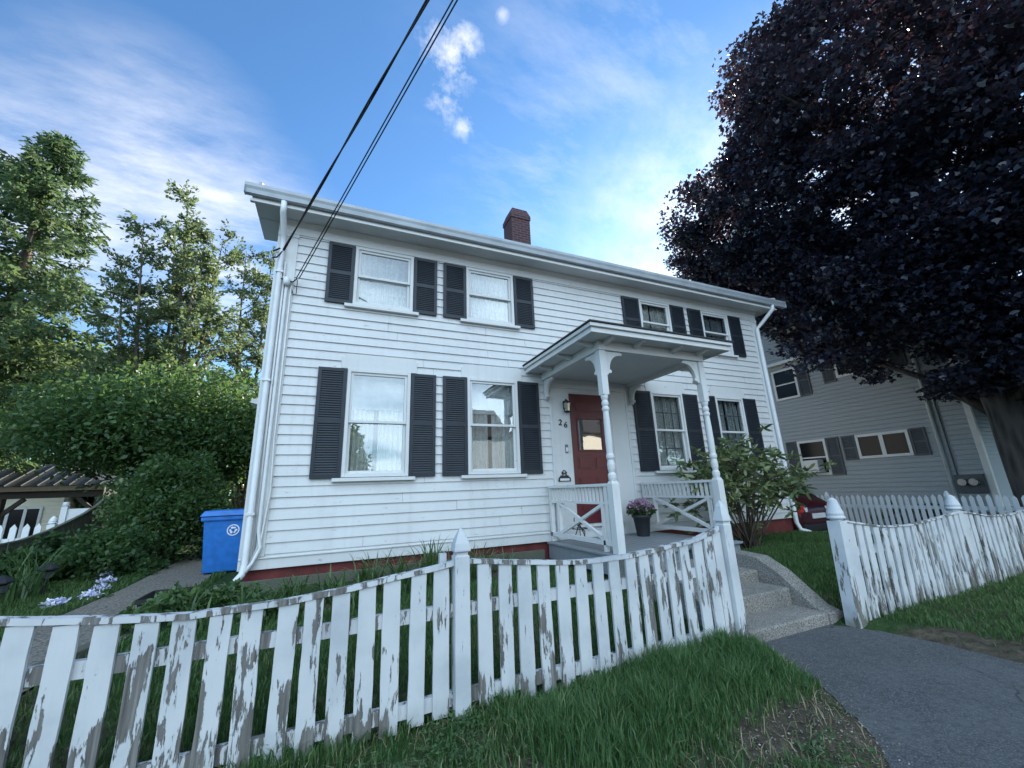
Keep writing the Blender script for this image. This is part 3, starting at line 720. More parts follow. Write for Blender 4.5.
def bracket(x, y, dx, dy, parent, L=.30, Hh=.36, top=3.328):
    """sawn scroll bracket: concave outer edge, little round ends"""
    pts = [(0,0)]; pts.append((L,0))
    for k in range(5): a = -rad(60)+k*rad(55); pts.append((L+.01+.022*math.cos(a)*1, -.03+.022*math.sin(a)-0)) if False else None
    pts += [(L+.02,-.02),(L+.012,-.045),(L-.015,-.05),(L-.03,-.035)]
    for k in range(9):
        a = rad(90)*(k/8); pts.append((.075+(L-.11)*(1-math.sin(a)), -.05-(Hh-.13)*(1-math.cos(a))))
    pts += [(.10,-Hh+.075),(.105,-Hh+.045),(.085,-Hh+.025),(.055,-Hh+.03),(.04,-Hh),(0,-Hh)]
    mb = MB(); th = .022
    a = Vector((dx,dy,0)); n = Vector((-dy,dx,0))
    vs = [Vector((x,y,top))+a*p[0]+Vector((0,0,p[1]))+n*s for s in (-th,th) for p in pts]
    k = len(pts); mb.add(vs, [tuple(range(k))[::-1], tuple(range(k,2*k))]+[(i,(i+1)%k,(i+1)%k+k,i+k) for i in range(k)])
    return mb.build('scroll_bracket', M['trim'], parent)
cA, cB = column(PXL, PY), column(PXR, PY)
bracket(PXL+.055, PY, 1, 0, cA); bracket(PXL, PY+.055, 0, 1, cA); bracket(PXR-.055, PY, -1, 0, cB); bracket(PXR, PY+.055, 0, 1, cB)
# entablature beams, ceiling, flat hipped roof with modillions
mb = MB(); bw = .060
mb.box(PXL-bw, PXR+bw, PY-bw, PY+bw, 3.335, 3.475); mb.box(PXL-bw, PXL+bw, PY+bw, FY-.02, 3.335, 3.475); mb.box(PXR-bw, PXR+bw, PY+bw, FY-.02, 3.335, 3.475)
BE = mb.build('porch_beam', M['trim'], H, bevel=.004)
bracket(PXL, FY-.05, 0, -1, BE); bracket(PXR, FY-.05, 0, -1, BE)
MB().box(PXL+bw, PXR-bw, PY+bw, FY-.03, 3.40, 3.42).build('porch_ceiling', M['soffit'], H)
ex0, ex1, ey = 3.09, 5.86, 4.26
mb = MB(); mb.box(ex0+.05, ex1-.05, ey+.05, FY-.02, 3.477, 3.50); so_ = mb.build('porch_soffit', M['soffit'], H)
mb = MB()
for z0, z1, o in ((3.455,3.53,.035),(3.532,3.585,.0)):
    mb.box(ex0+o, ex1-o, ey+o, ey+o+.05, z0, z1); mb.box(ex0+o, ex0+o+.05, ey+o+.05, FY-.02, z0, z1); mb.box(ex1-o-.05, ex1-o, ey+o+.05, FY-.02, z0, z1)
mb.build('porch_cornice', M['trim'], H, bevel=.006)
mb = MB(); a = (ex0-.02, ey-.02); b = (ex1+.02, ey-.02)
mb.add([(a[0],a[1],3.59),(b[0],b[1],3.59),(b[0],FY-.02,3.59),(a[0],FY-.02,3.59),(a[0],a[1],3.61),(b[0],b[1],3.61),(b[0],FY-.02,3.61),(a[0],FY-.02,3.61),(a[0]+.75,FY-.9,3.78),(b[0]-.75,FY-.9,3.78),(b[0]-.75,FY-.02,3.82),(a[0]+.75,FY-.02,3.82)],
       [(0,3,2,1),(0,1,5,4),(1,2,6,5),(3,0,4,7),(4,5,9,8),(5,6,10,9),(7,4,8,11),(8,9,10,11),(2,3,7,11,10,6)])
mb.build('porch_roof', M['roof'], H)
mods = [(x, 0) for x in (3.55,4.1,4.85,5.40)] + [(y, 1) for y in (4.75,5.35,6.0)] + [(y, 2) for y in (4.75,5.35,6.0)]
for v_, side in mods:
    mb = MB()
    if side == 0: mb.prism([(ey+.085,3.476),(PY-bw,3.476),(PY-bw,3.40),(PY-bw-.08,3.415),(ey+.10,3.445)], 'x', v_-.035, v_+.035)
    elif side == 1: mb.prism([(ex0+.085,3.476),(PXL-bw,3.476),(PXL-bw,3.40),(PXL-bw-.08,3.415),(ex0+.10,3.445)], 'y', v_-.035, v_+.035)
    else: mb.prism([(ex1-.085,3.476),(PXR+bw,3.476),(PXR+bw,3.40),(PXR+bw+.08,3.415),(ex1-.10,3.445)], 'y', v_-.035, v_+.035)
    mb.build('modillion', M['trim'], so_, bevel=.004)
# railings: band of short balusters over a St Andrew's cross
for X in (PXL-.03, PXR+.03):
    ya, yb = PY+.065, FY-.06
    mb = MB()
    mb.box(X-.04, X+.04, ya, yb, 1.39, 1.43); mb.box(X-.022, X+.022, ya, yb, 1.15, 1.185); mb.box(X-.03, X+.03, ya, yb, .62, .68)
    mb.box(X-.03, X+.03, ya+.02, ya+.075, .68, 1.39); mb.box(X-.03, X+.03, ya+.14, ya+.185, .535, 1.15); mb.box(X-.03, X+.03, yb-.06, yb-.005, .535, 1.39); mb.box(X-.028, X+.028, yb-.32, yb-.275, .68, 1.15)
    mb.bar((X, ya+.185, .69), (X, yb-.33, 1.14), .045, .045); mb.bar((X+.003, ya+.185, 1.14), (X+.003, yb-.33, .69), .044, .044)
    RL = mb.build('porch_railing', M['trim'], H)
    n = 17
    for k in range(n):
        y = ya+.05+(yb-ya-.1)*(k+.5)/n
        MB().box(X-.016, X+.016, y-.018, y+.018, 1.186, 1.389).build('baluster', M['trim'], RL)

# things on the porch
t_ = thing('door_plaque', 'black scrolled metal plaque on the white board beside the red door', 'plaque', (3.78, FY-.05, 1.55))
mb = MB(); mb.prism([(3.66+.0,1.50),(3.91,1.50),(3.91,1.555),(3.86,1.60),(3.71,1.60),(3.66,1.555)], 'y', FY-.052, FY-.046); pl = mb.build('plate', M['black'], t_)
mb = MB()
for s in (-1,1):
    pts = [(3.785+s*(.02+.07*k/12)+s*.02*math.sin(k*.9), FY-.05, 1.61+.05*math.sin(k*.52)) for k in range(13)]; mb.tube(pts, .007, 6)
mb.tube([(3.785+.03*math.cos(a), FY-.05, 1.665+.028*math.sin(a)) for a in np.linspace(0,6.28,13)], .007, 6); mb.build('scrollwork', M['black'], t_)
mb = MB(); mb.box(3.69,3.88,FY-.055,FY-.053,1.512,1.552); mb.build('light_band', M['white_metal'], t_)
fp = thing('flower_pot', 'dark tapered pot of pink and purple flowers standing on the porch', 'flower pot', (5.02, 5.95, .53))
px, py = 5.02, 5.95
mb = MB(); mb.lathe((px,py,.53), [(.001,.0),(.10,.0),(.108,.02),(.145,.30),(.168,.31),(.168,.355),(.15,.355),(.14,.30),(.001,.30)], 20); mb.build('pot', simple('dark_grey_pot', (.022,.024,.028), .5), fp, True)
def sprays(name, c, rx, rz, n, size, mat, parent, seed, up=.5):
    r = np.random.default_rng(seed); d = r.normal(size=(n,3)); d[:,2] = np.abs(d[:,2])*1.0; d /= np.linalg.norm(d,axis=1)[:,None]
    rr = r.random(n)**.4; P = np.array(c)+d*rr[:,None]*np.array([rx,rx,rz]); return leafcloud(name, P, size, mat, parent, r, up)
# ------------------------------------------------------------------ foliage tools
TPL = {
 'leaf': np.array([(0,0,0),(.35,.26,.03),(.75,.2,.02),(1,0,-.06),(.75,-.2,.02),(.35,-.26,.03)]),
 'long': np.array([(0,0,0),(.3,.13,.02),(.7,.14,.0),(1,0,-.1),(.7,-.14,.0),(.3,-.13,.02)]),
 'maple': np.array([(.05,.12,0),(.16,.40,-.04),(.36,.56,-.08),(.56,.24,0),(1.0,0,-.10),(.56,-.24,0),(.36,-.56,-.08),(.16,-.40,-.04),(.05,-.12,0)]),
 'spray': np.array([(0,.05,0),(.35,.20,-.02),(.5,.07,-.03),(.75,.13,-.08),(1,0,-.15),(.75,-.13,-.08),(.5,-.07,-.03),(.35,-.20,-.02),(0,-.05,0)]),
 'quad': np.array([(0,0,0),(.5,.32,0),(1,0,0),(.5,-.32,0)]),
}
def unit(a): return a/np.maximum(np.linalg.norm(a, axis=-1, keepdims=True), 1e-9)
def leafcloud(name, P, size, mat, parent, r, up=.5, tpl='leaf', dirs=None, droop=0.0):
    """one face per leaf at P; up = how far normals lean upward; dirs = direction each leaf points"""
    n = len(P); T = TPL[tpl]; k = len(T)
    nr = unit(r.normal(size=(n,3)) + np.array([0,0,up*2.5]))
    d = r.normal(size=(n,3)) if dirs is None else dirs + r.normal(size=(n,3))*.35
    d[:,2] -= droop
    d = unit(d - nr*np.sum(d*nr, 1, keepdims=True)); s = np.cross(nr, d)
    sz = size*(.65+.7*r.random(n))
    V = P[:,None,:] + (d[:,None,:]*T[None,:,0:1] + s[:,None,:]*T[None,:,1:2] + nr[:,None,:]*T[None,:,2:3])*sz[:,None,None]
    return raw_np(name, V.reshape(-1,3), np.arange(n*k), np.full(n, k), mat, parent)

def ground_z(x, y): return float(height(np.array([float(x)]), np.array([float(y)]))[0])

def clump_crown(r, centers, radii, per, flat=.7, hollow=.35):
    out = []
    for c, rr, k in zip(centers, radii, per):
        d = unit(r.normal(size=(k,3))); q = (hollow+(1-hollow)*r.random(k)**.6)[:,None]
        out.append(np.array(c)+d*q*rr*np.array([1,1,flat]))
    return np.concatenate(out)

class Skeleton:
    """recursive limbs; keeps the tip positions for leaves"""
    def __init__(self, seed): self.r = random.Random(seed); self.mb = MB(); self.tips = []; self.pts = []
    def grow(self, p, d, L, rad_, level, maxlevel, spread, gravity=0.0, kids=3):
        r = self.r; pts = [Vector(p)]; d = Vector(d).normalized(); n = 4; rs = [rad_]
        for i in range(n):
            d = (d + Vector((r.gauss(0,.09), r.gauss(0,.09), r.gauss(0,.07)-gravity))).normalized()
            pts.append(pts[-1]+d*L/n); rs.append(rad_*(1-.55*(i+1)/n))
        self.mb.tube(pts, rs, 6 if level else 10)
        if level >= maxlevel-1:
            for q in pts[1:]: self.pts.append((tuple(q), tuple(d)))
        if level >= maxlevel: self.tips.append((tuple(pts[-1]), tuple(d))); return
        for i in range(kids + (level == 0)*2):
            a = r.random()*6.283; f = .35+.65*r.random(); k = min(n, max(1, int(f*n+.5)))
            s = d.cross(Vector((math.cos(a), math.sin(a), .3))).normalized()
            nd = (d*math.cos(spread)+s*math.sin(spread)).normalized()
            self.grow(pts[k], nd, L*(.55+.2*r.random()), rs[k]*.62, level+1, maxlevel, spread, gravity, kids)
        self.grow(pts[-1], d, L*.7, rs[-1], level+1, maxlevel, spread, gravity, kids)

# ------------------------------------------------------------------ purple maple on the right
MP = (14.7, 4.0)
L_maple = leafmat('purple_maple_leaf', [(.009,.013,.024), (.014,.019,.036), (.021,.028,.050), (.034,.038,.060)], (.20,.065,.05), .16, .38, .5, .35)
r = np.random.default_rng(5)
TM = thing('maple_tree', 'huge dark purple-leaved maple with a thick trunk and a crown overhanging the grey house', 'tree', (MP[0], MP[1], -.2))
mb = MB(); gz = -.3
mb.tube([(MP[0]+.05,MP[1],gz),(MP[0],MP[1],.15),(MP[0]-.02,MP[1],.8),(MP[0],MP[1]+.03,1.8),(MP[0]+.05,MP[1],2.8),(MP[0]-.05,MP[1]+.1,4.2),(MP[0],MP[1],6.5),(MP[0]+.1,MP[1],9.5),(MP[0],MP[1],13)], [.62,.44,.36,.34,.37,.34,.28,.18,.05], 16)
for k in range(7):
    a = k*.9; mb.tube([(MP[0]+.3*math.cos(a),MP[1]+.3*math.sin(a),.5),(MP[0]+.55*math.cos(a),MP[1]+.55*math.sin(a),.0),(MP[0]+1.0*math.cos(a),MP[1]+1.0*math.sin(a),-.3)], [.18,.16,.06], 8)
mb.build('trunk', M['bark_maple'], TM, True)
def maple_r(z):
    # crown radius by height: broad and low, domed top
    if z < 2.6 or z > 17.5: return 0
    return 6.55*min(1, .72+(z-2.6)*.16)*math.sqrt(max(0, 1-max(0,(z-6.0)/11)**1.9))
cs, rs_, pk = [], [], []
while len(cs) < 2300:
    z = 2.7+14.5*r.random()**1.25; a = r.uniform(0, 6.283); R0 = maple_r(z)
    lump = 1+.13*math.sin(a*5+z*.9)+.09*math.sin(a*9-z*1.7+1)
    q = R0*lump*(r.uniform(.12,1)**.36)
    if math.cos(a-3.43) < -.1 and r.random() < .45: continue
    if r.random() > R0/7: continue
    if z < 3.6 and q < 2.0: continue
    x_ = MP[0]+q*math.cos(a)
    if x_ < 10.9-max(0, min(z, 10.5)-7.4)*.62: continue          # kept clear of the white house
    x, y = MP[0]+q*math.cos(a), MP[1]+q*math.sin(a)
    cs.append((x,y,max(3.1+1.25*max(0, 13.4-x)+.9*max(0, y-4.6)+.3*math.sin(x*3+y*2), z-.10*q))); rs_.append(r.uniform(.40,.75)); pk.append(int(r.uniform(75,115)))
while len(cs) < 2800:                                             # the dense skirt of foliage on the street side
    a = 3.43+r.normal(0,.75); z = r.uniform(3.6, 10); q = maple_r(z)*r.uniform(.35,.95); x, y = MP[0]+q*math.cos(a), MP[1]+q*math.sin(a)
    if x < 10.9: continue
    cs.append((x, y, max(3.1+1.25*max(0, 13.4-x)+.9*max(0, y-4.6)+.3*math.sin(x*3+y*2), z-.06*q))); rs_.append(r.uniform(.4,.75)); pk.append(int(r.uniform(75,115)))
for _ in range(90):                                               # low sprays in front of the trunk
    cs.append((r.uniform(12.3,14.9), r.uniform(2.4,4.6), r.uniform(3.25,5.2))); rs_.append(.55); pk.append(100)
pk = [int(k*1.25) for k in pk]
for c in ((10.6,5.9,4.1),(10.9,5.6,4.3),(10.5,6.1,4.6),(11.2,5.7,4.9),(11.0,5.8,5.4)): cs.append(c); rs_.append(.5); pk.append(90)
Pm = clump_crown(r, cs, rs_, pk, .42, .1)
dirs = unit(Pm-np.array([MP[0],MP[1],8.0])); leafcloud('crown', Pm, .108, L_maple, TM, r, .6, 'maple', dirs, .5)
mb = MB(); rr_ = random.Random(3)
for k in range(60):
    c = cs[rr_.randrange(len(cs))]; z0 = max(2.4, min(11, c[2]-rr_.uniform(.8,2.6))); q = Vector((MP[0],MP[1],z0)); e = Vector(c)
    m1 = q.lerp(e,.4)+Vector((0,0,.35)); m2 = q.lerp(e,.75)+Vector((0,0,.25)); w0 = .05+.10*rr_.random()
    mb.tube([q,m1,m2,e], [w0,w0*.75,w0*.4,.012], 6)
mb.build('branches', M['bark_maple'], TM, True)

# ------------------------------------------------------------------ trees and shrubs at the left
L_spruce = leafmat('spruce_needles', [(.018,.04,.028), (.035,.065,.035), (.06,.095,.04), (.10,.13,.045)], (.26,.38,.13), .3, .6, .25, .5)
def spruce(name, label, x, y, zb, h, R, seed, step=.62, z_low=4.0, group=None):
    r = np.random.default_rng(seed); t_ = thing(name, label, 'tree', (x, y, zb), group)
    mb = MB(); mb.tube([(x,y,zb),(x,y,zb+h*.5),(x,y,zb+h)], [.32,.2,.02], 8); mb.build('trunk', M['bark'], t_, True)
    P, D = [], []; mb = MB(); z = zb+z_low
    while z < zb+h-.1:
        f = (z-zb)/h; L0 = R*(1-f)**.75+.15; nb = 6 if f < .85 else 5
        for k in range(nb):
            a = r.uniform(0,6.283); L = L0*r.uniform(.7,1.12); dz = .25 if f > .7 else -.12
            m_ = 14; pts = []
            for i in range(m_+1):
                s = i/m_; pts.append((x+math.cos(a)*L*s, y+math.sin(a)*L*s, z + L*(dz*s - .32*s*s*(1-f) + .20*s**4)))
            mb.tube([pts[0],pts[5],pts[10],pts[14]], [.035*(1-f)+.012,.02*(1-f)+.008,.01,.003], 4, False)
            n = int(20+L*58)
            s = r.random(n)**.75; i = np.minimum((s*m_).astype(int), m_-1); fr = s*m_-i
            pa = np.array(pts); q = pa[i]+(pa[i+1]-pa[i])*fr[:,None]
            side = np.where(r.random(n)<.5,1,-1); wv = np.array([-math.sin(a),math.cos(a),0])
            q = q + wv*(side*r.random(n)*.13*L*(1-s*.6))[:,None]; q[:,2] -= r.random(n)**1.5*.34
            P.append(q); D.append(np.stack([math.cos(a)+wv[0]*side*.8, math.sin(a)+wv[1]*side*.8, np.full(n,-.5)],1))
        z += step*(.8+.4*r.random())*(1-.45*f)
    mb.build('branches', M['bark'], t_)
    leafcloud('crown', np.concatenate(P), .235, L_spruce, t_, r, .35, 'spray', np.concatenate(D), .2)
spruce('spruce_tree', 'tall spruce with drooping branches at the left edge behind the neighbouring yard', -10.6, 18.5, -.4, 15.8, 4.9, 21, .5)
spruce('spruce_tree', 'second spruce mostly cut off by the left edge of the picture', -16.4, 21.0, -.4, 16.0, 3.6, 22, .5)

L_ash = leafmat('small_grey_green_leaf', [(.022,.042,.028), (.04,.065,.038), (.06,.09,.045)], (.34,.42,.12), .36, .5, .4, .6)
def sparse_tree(name, label, x, y, zb, H0, seed, size, per, spread=rad(38), mat=None, group=None, maxl=4, thin=.12):
    t_ = thing(name, label, 'tree', (x,y,zb), group); sk = Skeleton(seed)
    sk.grow((x,y,zb), (.03,.0,1), H0, thin, 0, maxl, spread, -.02, 3)
    sk.mb.build('trunk', M['bark'], t_, True)
    r = np.random.default_rng(seed); B = np.array([p for p,d in sk.pts]); Dd = np.array([d for p,d in sk.pts])
    P = np.repeat(B, per, 0); D = np.repeat(Dd, per, 0); P = P + r.normal(size=P.shape)*.085 + D*(r.random((len(P),1))*.5-.25)
    leafcloud('crown', P, size, mat or L_ash, t_, r, .4, 'leaf', D, .2); return t_
def ascending_tree(name, label, x, y, zb, stems, L0, size, seed, mat, step=.34):
    """several near-upright leaders, side branches rising from each, leaves strung along them"""
    r = np.random.default_rng(seed); t_ = thing(name, label, 'tree', (x,y,zb)); mb = MB(); P, D = [], []
    for k, (tx, ty, tz) in enumerate(stems):
        b = Vector((x,y,zb)); e = Vector((tx,ty,tz)); m1 = b.lerp(e,.35)+Vector(((tx-x)*.18,(ty-y)*.18,0)); H_ = (e-b).length
        pts = [b, b.lerp(m1,.6), m1, m1.lerp(e,.5)+Vector((r.normal(0,.1),0,0)), e]
        mb.tube(pts, [.14,.10,.075,.045,.008], 7); n = int(H_*.78/step)
        for i in range(n):
            q = .22+.78*(i/n); f = q*4; s = min(3, int(f)); c = pts[s].lerp(pts[s+1], f-s)
            a = r.uniform(0,6.283); up = r.uniform(.5,1.1); L = L0*(1.08-q)*r.uniform(.6,1.15)+.25
            d = Vector((math.cos(a),math.sin(a),up)).normalized(); g = c+d*L+Vector((0,0,-.08*L*L)); m2 = c.lerp(g,.5)+Vector((0,0,.06*L))
            mb.tube([c,m2,g], [.022,.014,.004], 4, False)
            subs = [(c,m2,g)]
            for _ in range(int(4+L*4.5)):
                o = m2.lerp(g, r.uniform(-.4,.9)); dd = (d+Vector(r.normal(0,.65,3))).normalized(); h = o+dd*r.uniform(.25,.7); subs.append((o,o.lerp(h,.5),h)); mb.tube([o,h], [.008,.003], 3, False)
            for (u0,u1,u2) in subs:
                k2 = int(8+19*(u2-u0).length); w_ = r.random(k2)[:,None]*.8+.2
                P.append(np.array(u0)*(1-w_)+np.array(u2)*w_+r.normal(0,.05,(k2,3))); D.append(np.tile(np.array((u2-u0).normalized()),(k2,1)))
    mb.build('trunk', M['bark'], t_, True); leafcloud('crown', np.concatenate(P), size, mat, t_, r, .4, 'leaf', np.concatenate(D), .25)
ascending_tree('airy_tree', 'loose airy tree with thin upright leaders against the cloud', -5.0, 16.5, -.1, [(-5.7,16.5,12.6),(-6.6,16.0,10.9),(-4.6,17.2,11.4),(-7.2,16.8,9.4),(-4.9,15.8,9.8),(-6.2,17.4,11.6)], 2.9, .125, 44, L_ash, .23)
ascending_tree('airy_tree', 'slighter airy tree just behind the left corner of the house', -3.4, 20.0, -.1, [(-4.4,20,12.6),(-3.4,20.4,13.0),(-2.6,19.6,11.8)], 2.6, .13, 9, L_ash, .23)

L_bush = leafmat('dark_hedge_leaf', [(.016,.042,.016), (.03,.07,.023), (.05,.10,.033), (.075,.125,.04)], (.25,.36,.06), .3, .45, .4, 1.4)
L_arch = leafmat('arching_shrub_leaf', [(.016,.044,.020), (.03,.07,.026), (.046,.095,.032), (.07,.12,.04)], (.24,.36,.07), .28, .5, .35, .8)
L_yellow = leafmat('sunlit_yellow_green_leaf', [(.035,.06,.012), (.07,.105,.018), (.11,.14,.025)], (.45,.5,.06), .42, .5, .35, .8)
def shrub(name, label, cat, x, y, zb, rx, ry, h, n, size, mat, seed, tpl='leaf', lumps=26, up=.45, group=None, stem=True, low=.0, zc=None, hz=None):
    """leaf clumps over an uneven dome, stems inside"""
    r = np.random.default_rng(seed); t_ = thing(name, label, cat, (x,y,zb), group)
    cs, rs2, pk = [], [], []
    for i in range(lumps):
        a = r.uniform(0,6.283); ph = math.acos(r.uniform(-low,1)); q = r.uniform(.55,.92)
        cs.append((x+rx*q*math.sin(ph)*math.cos(a), y+ry*q*math.sin(ph)*math.sin(a), zb+h*(.12+.80*q*max(0,math.cos(ph))*r.uniform(.85,1.1)) if low==0 else (zb+h*.5+h*.5*q*math.cos(ph) if zc is None else zc+hz*q*math.cos(ph)-.09*rx*(math.sin(ph)*q)**2)))
        rs2.append(r.uniform(.20,.38)*min(rx,h)); pk.append(n//lumps)
    P = clump_crown(r, cs, rs2, pk, .8, .3); P[:,2] = np.maximum(P[:,2], zb+.03)
    leafcloud('foliage', P, size, mat, t_, r, up, tpl)
    if stem:
        mb = MB(); rr2 = random.Random(seed)
        for c in cs[:: max(1, lumps//9)]:
            b = Vector((x+rr2.uniform(-.15,.15)*rx, y+rr2.uniform(-.15,.15)*ry, zb-.05)); e = Vector(c); mb.tube([b, b.lerp(e,.5)+Vector((0,0,.1*h)), e], [.03*h**.5,.02*h**.5,.006], 5)
        mb.build('stems', M['bark'], t_, True)
    return t_
shrub('hedge_bush', 'big rounded dark green bush beside the path and the blue bin', 'bush', -3.2, 11.6, .1, 1.5, 1.4, 2.65, 19000, .085, L_bush, 31, lumps=70)
shrub('low_bush', 'low spreading green bush in front of the big rounded bush', 'bush', -3.45, 9.6, .1, .85, .8, 1.0, 6000, .08, L_arch, 32, lumps=40)
shrub('arching_tree', 'dense arching green shrub tree above the dark board fence', 'tree', -4.2, 14.6, -.2, 3.5, 1.8, 5.2, 26000, .12, L_arch, 33, lumps=120, low=.45, zc=3.6, hz=1.55, stem=False)
shrub('bright_tree', 'sunlit yellow-green tree behind the pergola roof', 'tree', -15.6, 35.0, -.5, 7.0, 3, 12.0, 20000, .28, L_yellow, 34, lumps=80, low=.3, zc=8.0, hz=4.0)
shrub('dark_tree', 'dark dense tree close behind the left side wall of the house', 'tree', -2.7, 16.2, -.1, 2.2, 2.2, 5.2, 16000, .14, L_bush, 35, lumps=70, low=.5)
for k, (x, y, rx, h) in enumerate([(-19,28,5,9),(-26,22,5,10),(-31,34,7,12),(-12,36,6,10),(-8.3,28,3.2,4.6)]):
    shrub('background_tree', ['broad tree far behind the pergola','dark tree far off at the left edge','tallest of the far trees at left','distant tree behind the airy tree','low tree behind the right end of the pavilion'][k], 'tree', x, y, -.5, rx, rx, h, 9000, .38, L_arch, 60+k, lumps=60, low=.5, group='trees behind the yards')
# street side, seen only mirrored in the windows
for k, (x, y, rx, h) in enumerate([(-9,-17,4.5,9),(-1.5,-22,4,8)]):
    shrub('street_tree', ['round tree across the street, reflected in the left windows','smaller tree across the street'][k], 'tree', x, y, 0, rx, rx, h, 5000, .45, L_arch, 70+k, lumps=40, low=.5, group='trees across the street')

shrub('creeper', 'leafy creeper sprawling over the face of the dark board fence', 'creeper', -4.36, 9.4, .1, .34, 2.7, .92, 9000, .085, L_arch, 81, lumps=110)
# rhododendron beside the porch
L_rhodo = leafmat('rhododendron_leaf', [(.05,.08,.045), (.10,.14,.065), (.15,.19,.08), (.22,.22,.10)], (.2,.26,.06), .2, .38, .5, 1.2)
RH = thing('rhododendron', 'open leggy rhododendron with long glossy leaves beside the porch steps', 'bush', (6.9, 5.35, .2))
rr2 = random.Random(12); mb = MB(); r = np.random.default_rng(12); P, D = [], []
for k in range(22):
    a = k*2.4+rr2.uniform(-.3,.3); q = math.sqrt((k+.5)/22); tx, ty, tz = 7.0+1.38*q*math.cos(a), 5.35+.62*q*math.sin(a), 2.02-.6*q*q+rr2.uniform(-.4,.2)
    b = Vector((6.85+rr2.uniform(-.2,.2), 5.4+rr2.uniform(-.1,.1), .12)); e = Vector((tx,ty,tz)); m1 = b.lerp(e,.45)+Vector((rr2.uniform(-.12,.12),0,.02))
    mb.tube([b,m1,e], [.020,.013,.006], 6)
    for j in range(11):
        c = e.lerp(m1, rr2.uniform(-.1,.55))+Vector((rr2.gauss(0,.23),rr2.gauss(0,.17),rr2.gauss(0,.15)))
        if rr2.random() < .55: mb.tube([e.lerp(m1,.3), c], [.007,.004], 4, False)
        n = 13; an = np.arange(n)*2.4; d = np.stack([np.cos(an),np.sin(an),-.15+.5*r.random(n)],1); P.append(np.tile(np.array(c),(n,1))+r.normal(size=(n,3))*.02); D.append(d)
for k in range(12):     # lower shoots by the foundation
    c = (6.3+rr2.uniform(-.5,.9), 5.45+rr2.uniform(-.25,.25), .45+rr2.random()*.6); n = 12; an = np.arange(n)*2.4
    d = np.stack([np.cos(an),np.sin(an),.1+.5*r.random(n)],1); P.append(np.tile(np.array(c),(n,1))); D.append(d); mb.tube([(6.8,5.4,.2),c], [.008,.004], 4, False)
mb.build('stems', M['bark'], RH, True)
leafcloud('foliage', np.concatenate(P), .155, L_rhodo, RH, r, .55, 'long', np.concatenate(D), .15)

# flowers in the porch pot
m_pink = leafmat('pink_purple_petal', [(.26,.12,.22), (.42,.25,.38), (.58,.45,.55)], (.45,.28,.42), .2)
P = sprays('flowers', (px,py,.96), .24, .21, 600, .045, m_pink, fp, 3); sprays('leaves', (px,py,.92), .24, .16, 500, .07, L_bush, fp, 4)
m_white = leafmat('white_violet_petal', [(.2,.2,.55), (.7,.7,.8), (.8,.8,.82)], (.6,.6,.7), .2)
spots = [(-3.32,9.25),(-3.08,8.65),(-2.9,8.0),(-2.78,7.45),(-2.98,7.15)]
for k, (x,y) in enumerate(spots):
    f = thing('pansy_clump', 'low clump of white and violet flowers between the lawn and the low bush', 'flowers', (x,y,.2), 'white and violet flower clumps by the path')
    sprays('flowers', (x,y,.26), .11, .07, 150, .045, m_white, f, 90+k); sprays('leaves', (x,y,.2), .2, .10, 90, .07, L_bush, f, 95+k)

# ------------------------------------------------------------------ grass
L_grass = leafmat('grass_blade', [(.026,.07,.024), (.045,.108,.036), (.07,.145,.048), (.14,.185,.075)], (.15,.26,.04), .25, .5, .3, .9)
L_lawn = leafmat('mown_lawn_blade', [(.026,.066,.020), (.044,.10,.028), (.066,.13,.038), (.12,.15,.055)], (.15,.26,.04), .2, .5, .3, .9)
def blades(name, X, Y, hgt, wid, mat, seed, lean=.5, parent=None, Z=None):
    r = np.random.default_rng(seed); n = len(X); Z = height(X, Y)-.005 if Z is None else Z
    a = r.uniform(0,6.283,n); s = np.stack([np.cos(a),np.sin(a),np.zeros(n)],1); b = a+1.57+r.normal(0,.5,n)
    L = (lean*r.random(n)*hgt)[:,None]*np.stack([np.cos(b),np.sin(b),np.zeros(n)],1)
    base = np.stack([X,Y,Z],1); up = np.array([0,0,1.0]); h = hgt[:,None]; w = wid[:,None]
    v = np.stack([base-s*w, base+s*w, base+L*.35+up*h*.6+s*w*.75, base+L*.35+up*h*.6-s*w*.75, base+L+up*h*(1-.18*lean)], 1)
    idx = np.arange(n)[:,None]*5 + np.array([0,1,2,3, 3,2,4]); 
    return raw_np(name, v.reshape(-1,3), idx.ravel(), np.tile([4,3], n), mat, parent)
def fbm(X, Y, s, seed=0):
    r = np.random.default_rng(seed); o = np.zeros_like(X); amp = 1
    for k in range(4):
        for j in range(3):
            a = r.uniform(0,6.283); f = s*2**k; o += amp*np.sin((X*np.cos(a)+Y*np.sin(a))*f+r.uniform(0,6.283))/3
        amp *= .55
    return o
def scatter(x0,x1,y0,y1,dens,seed):
    r = np.random.default_rng(seed); n = int((x1-x0)*(y1-y0)*dens); return r.uniform(x0,x1,n), r.uniform(y0,y1,n), r
GR = None
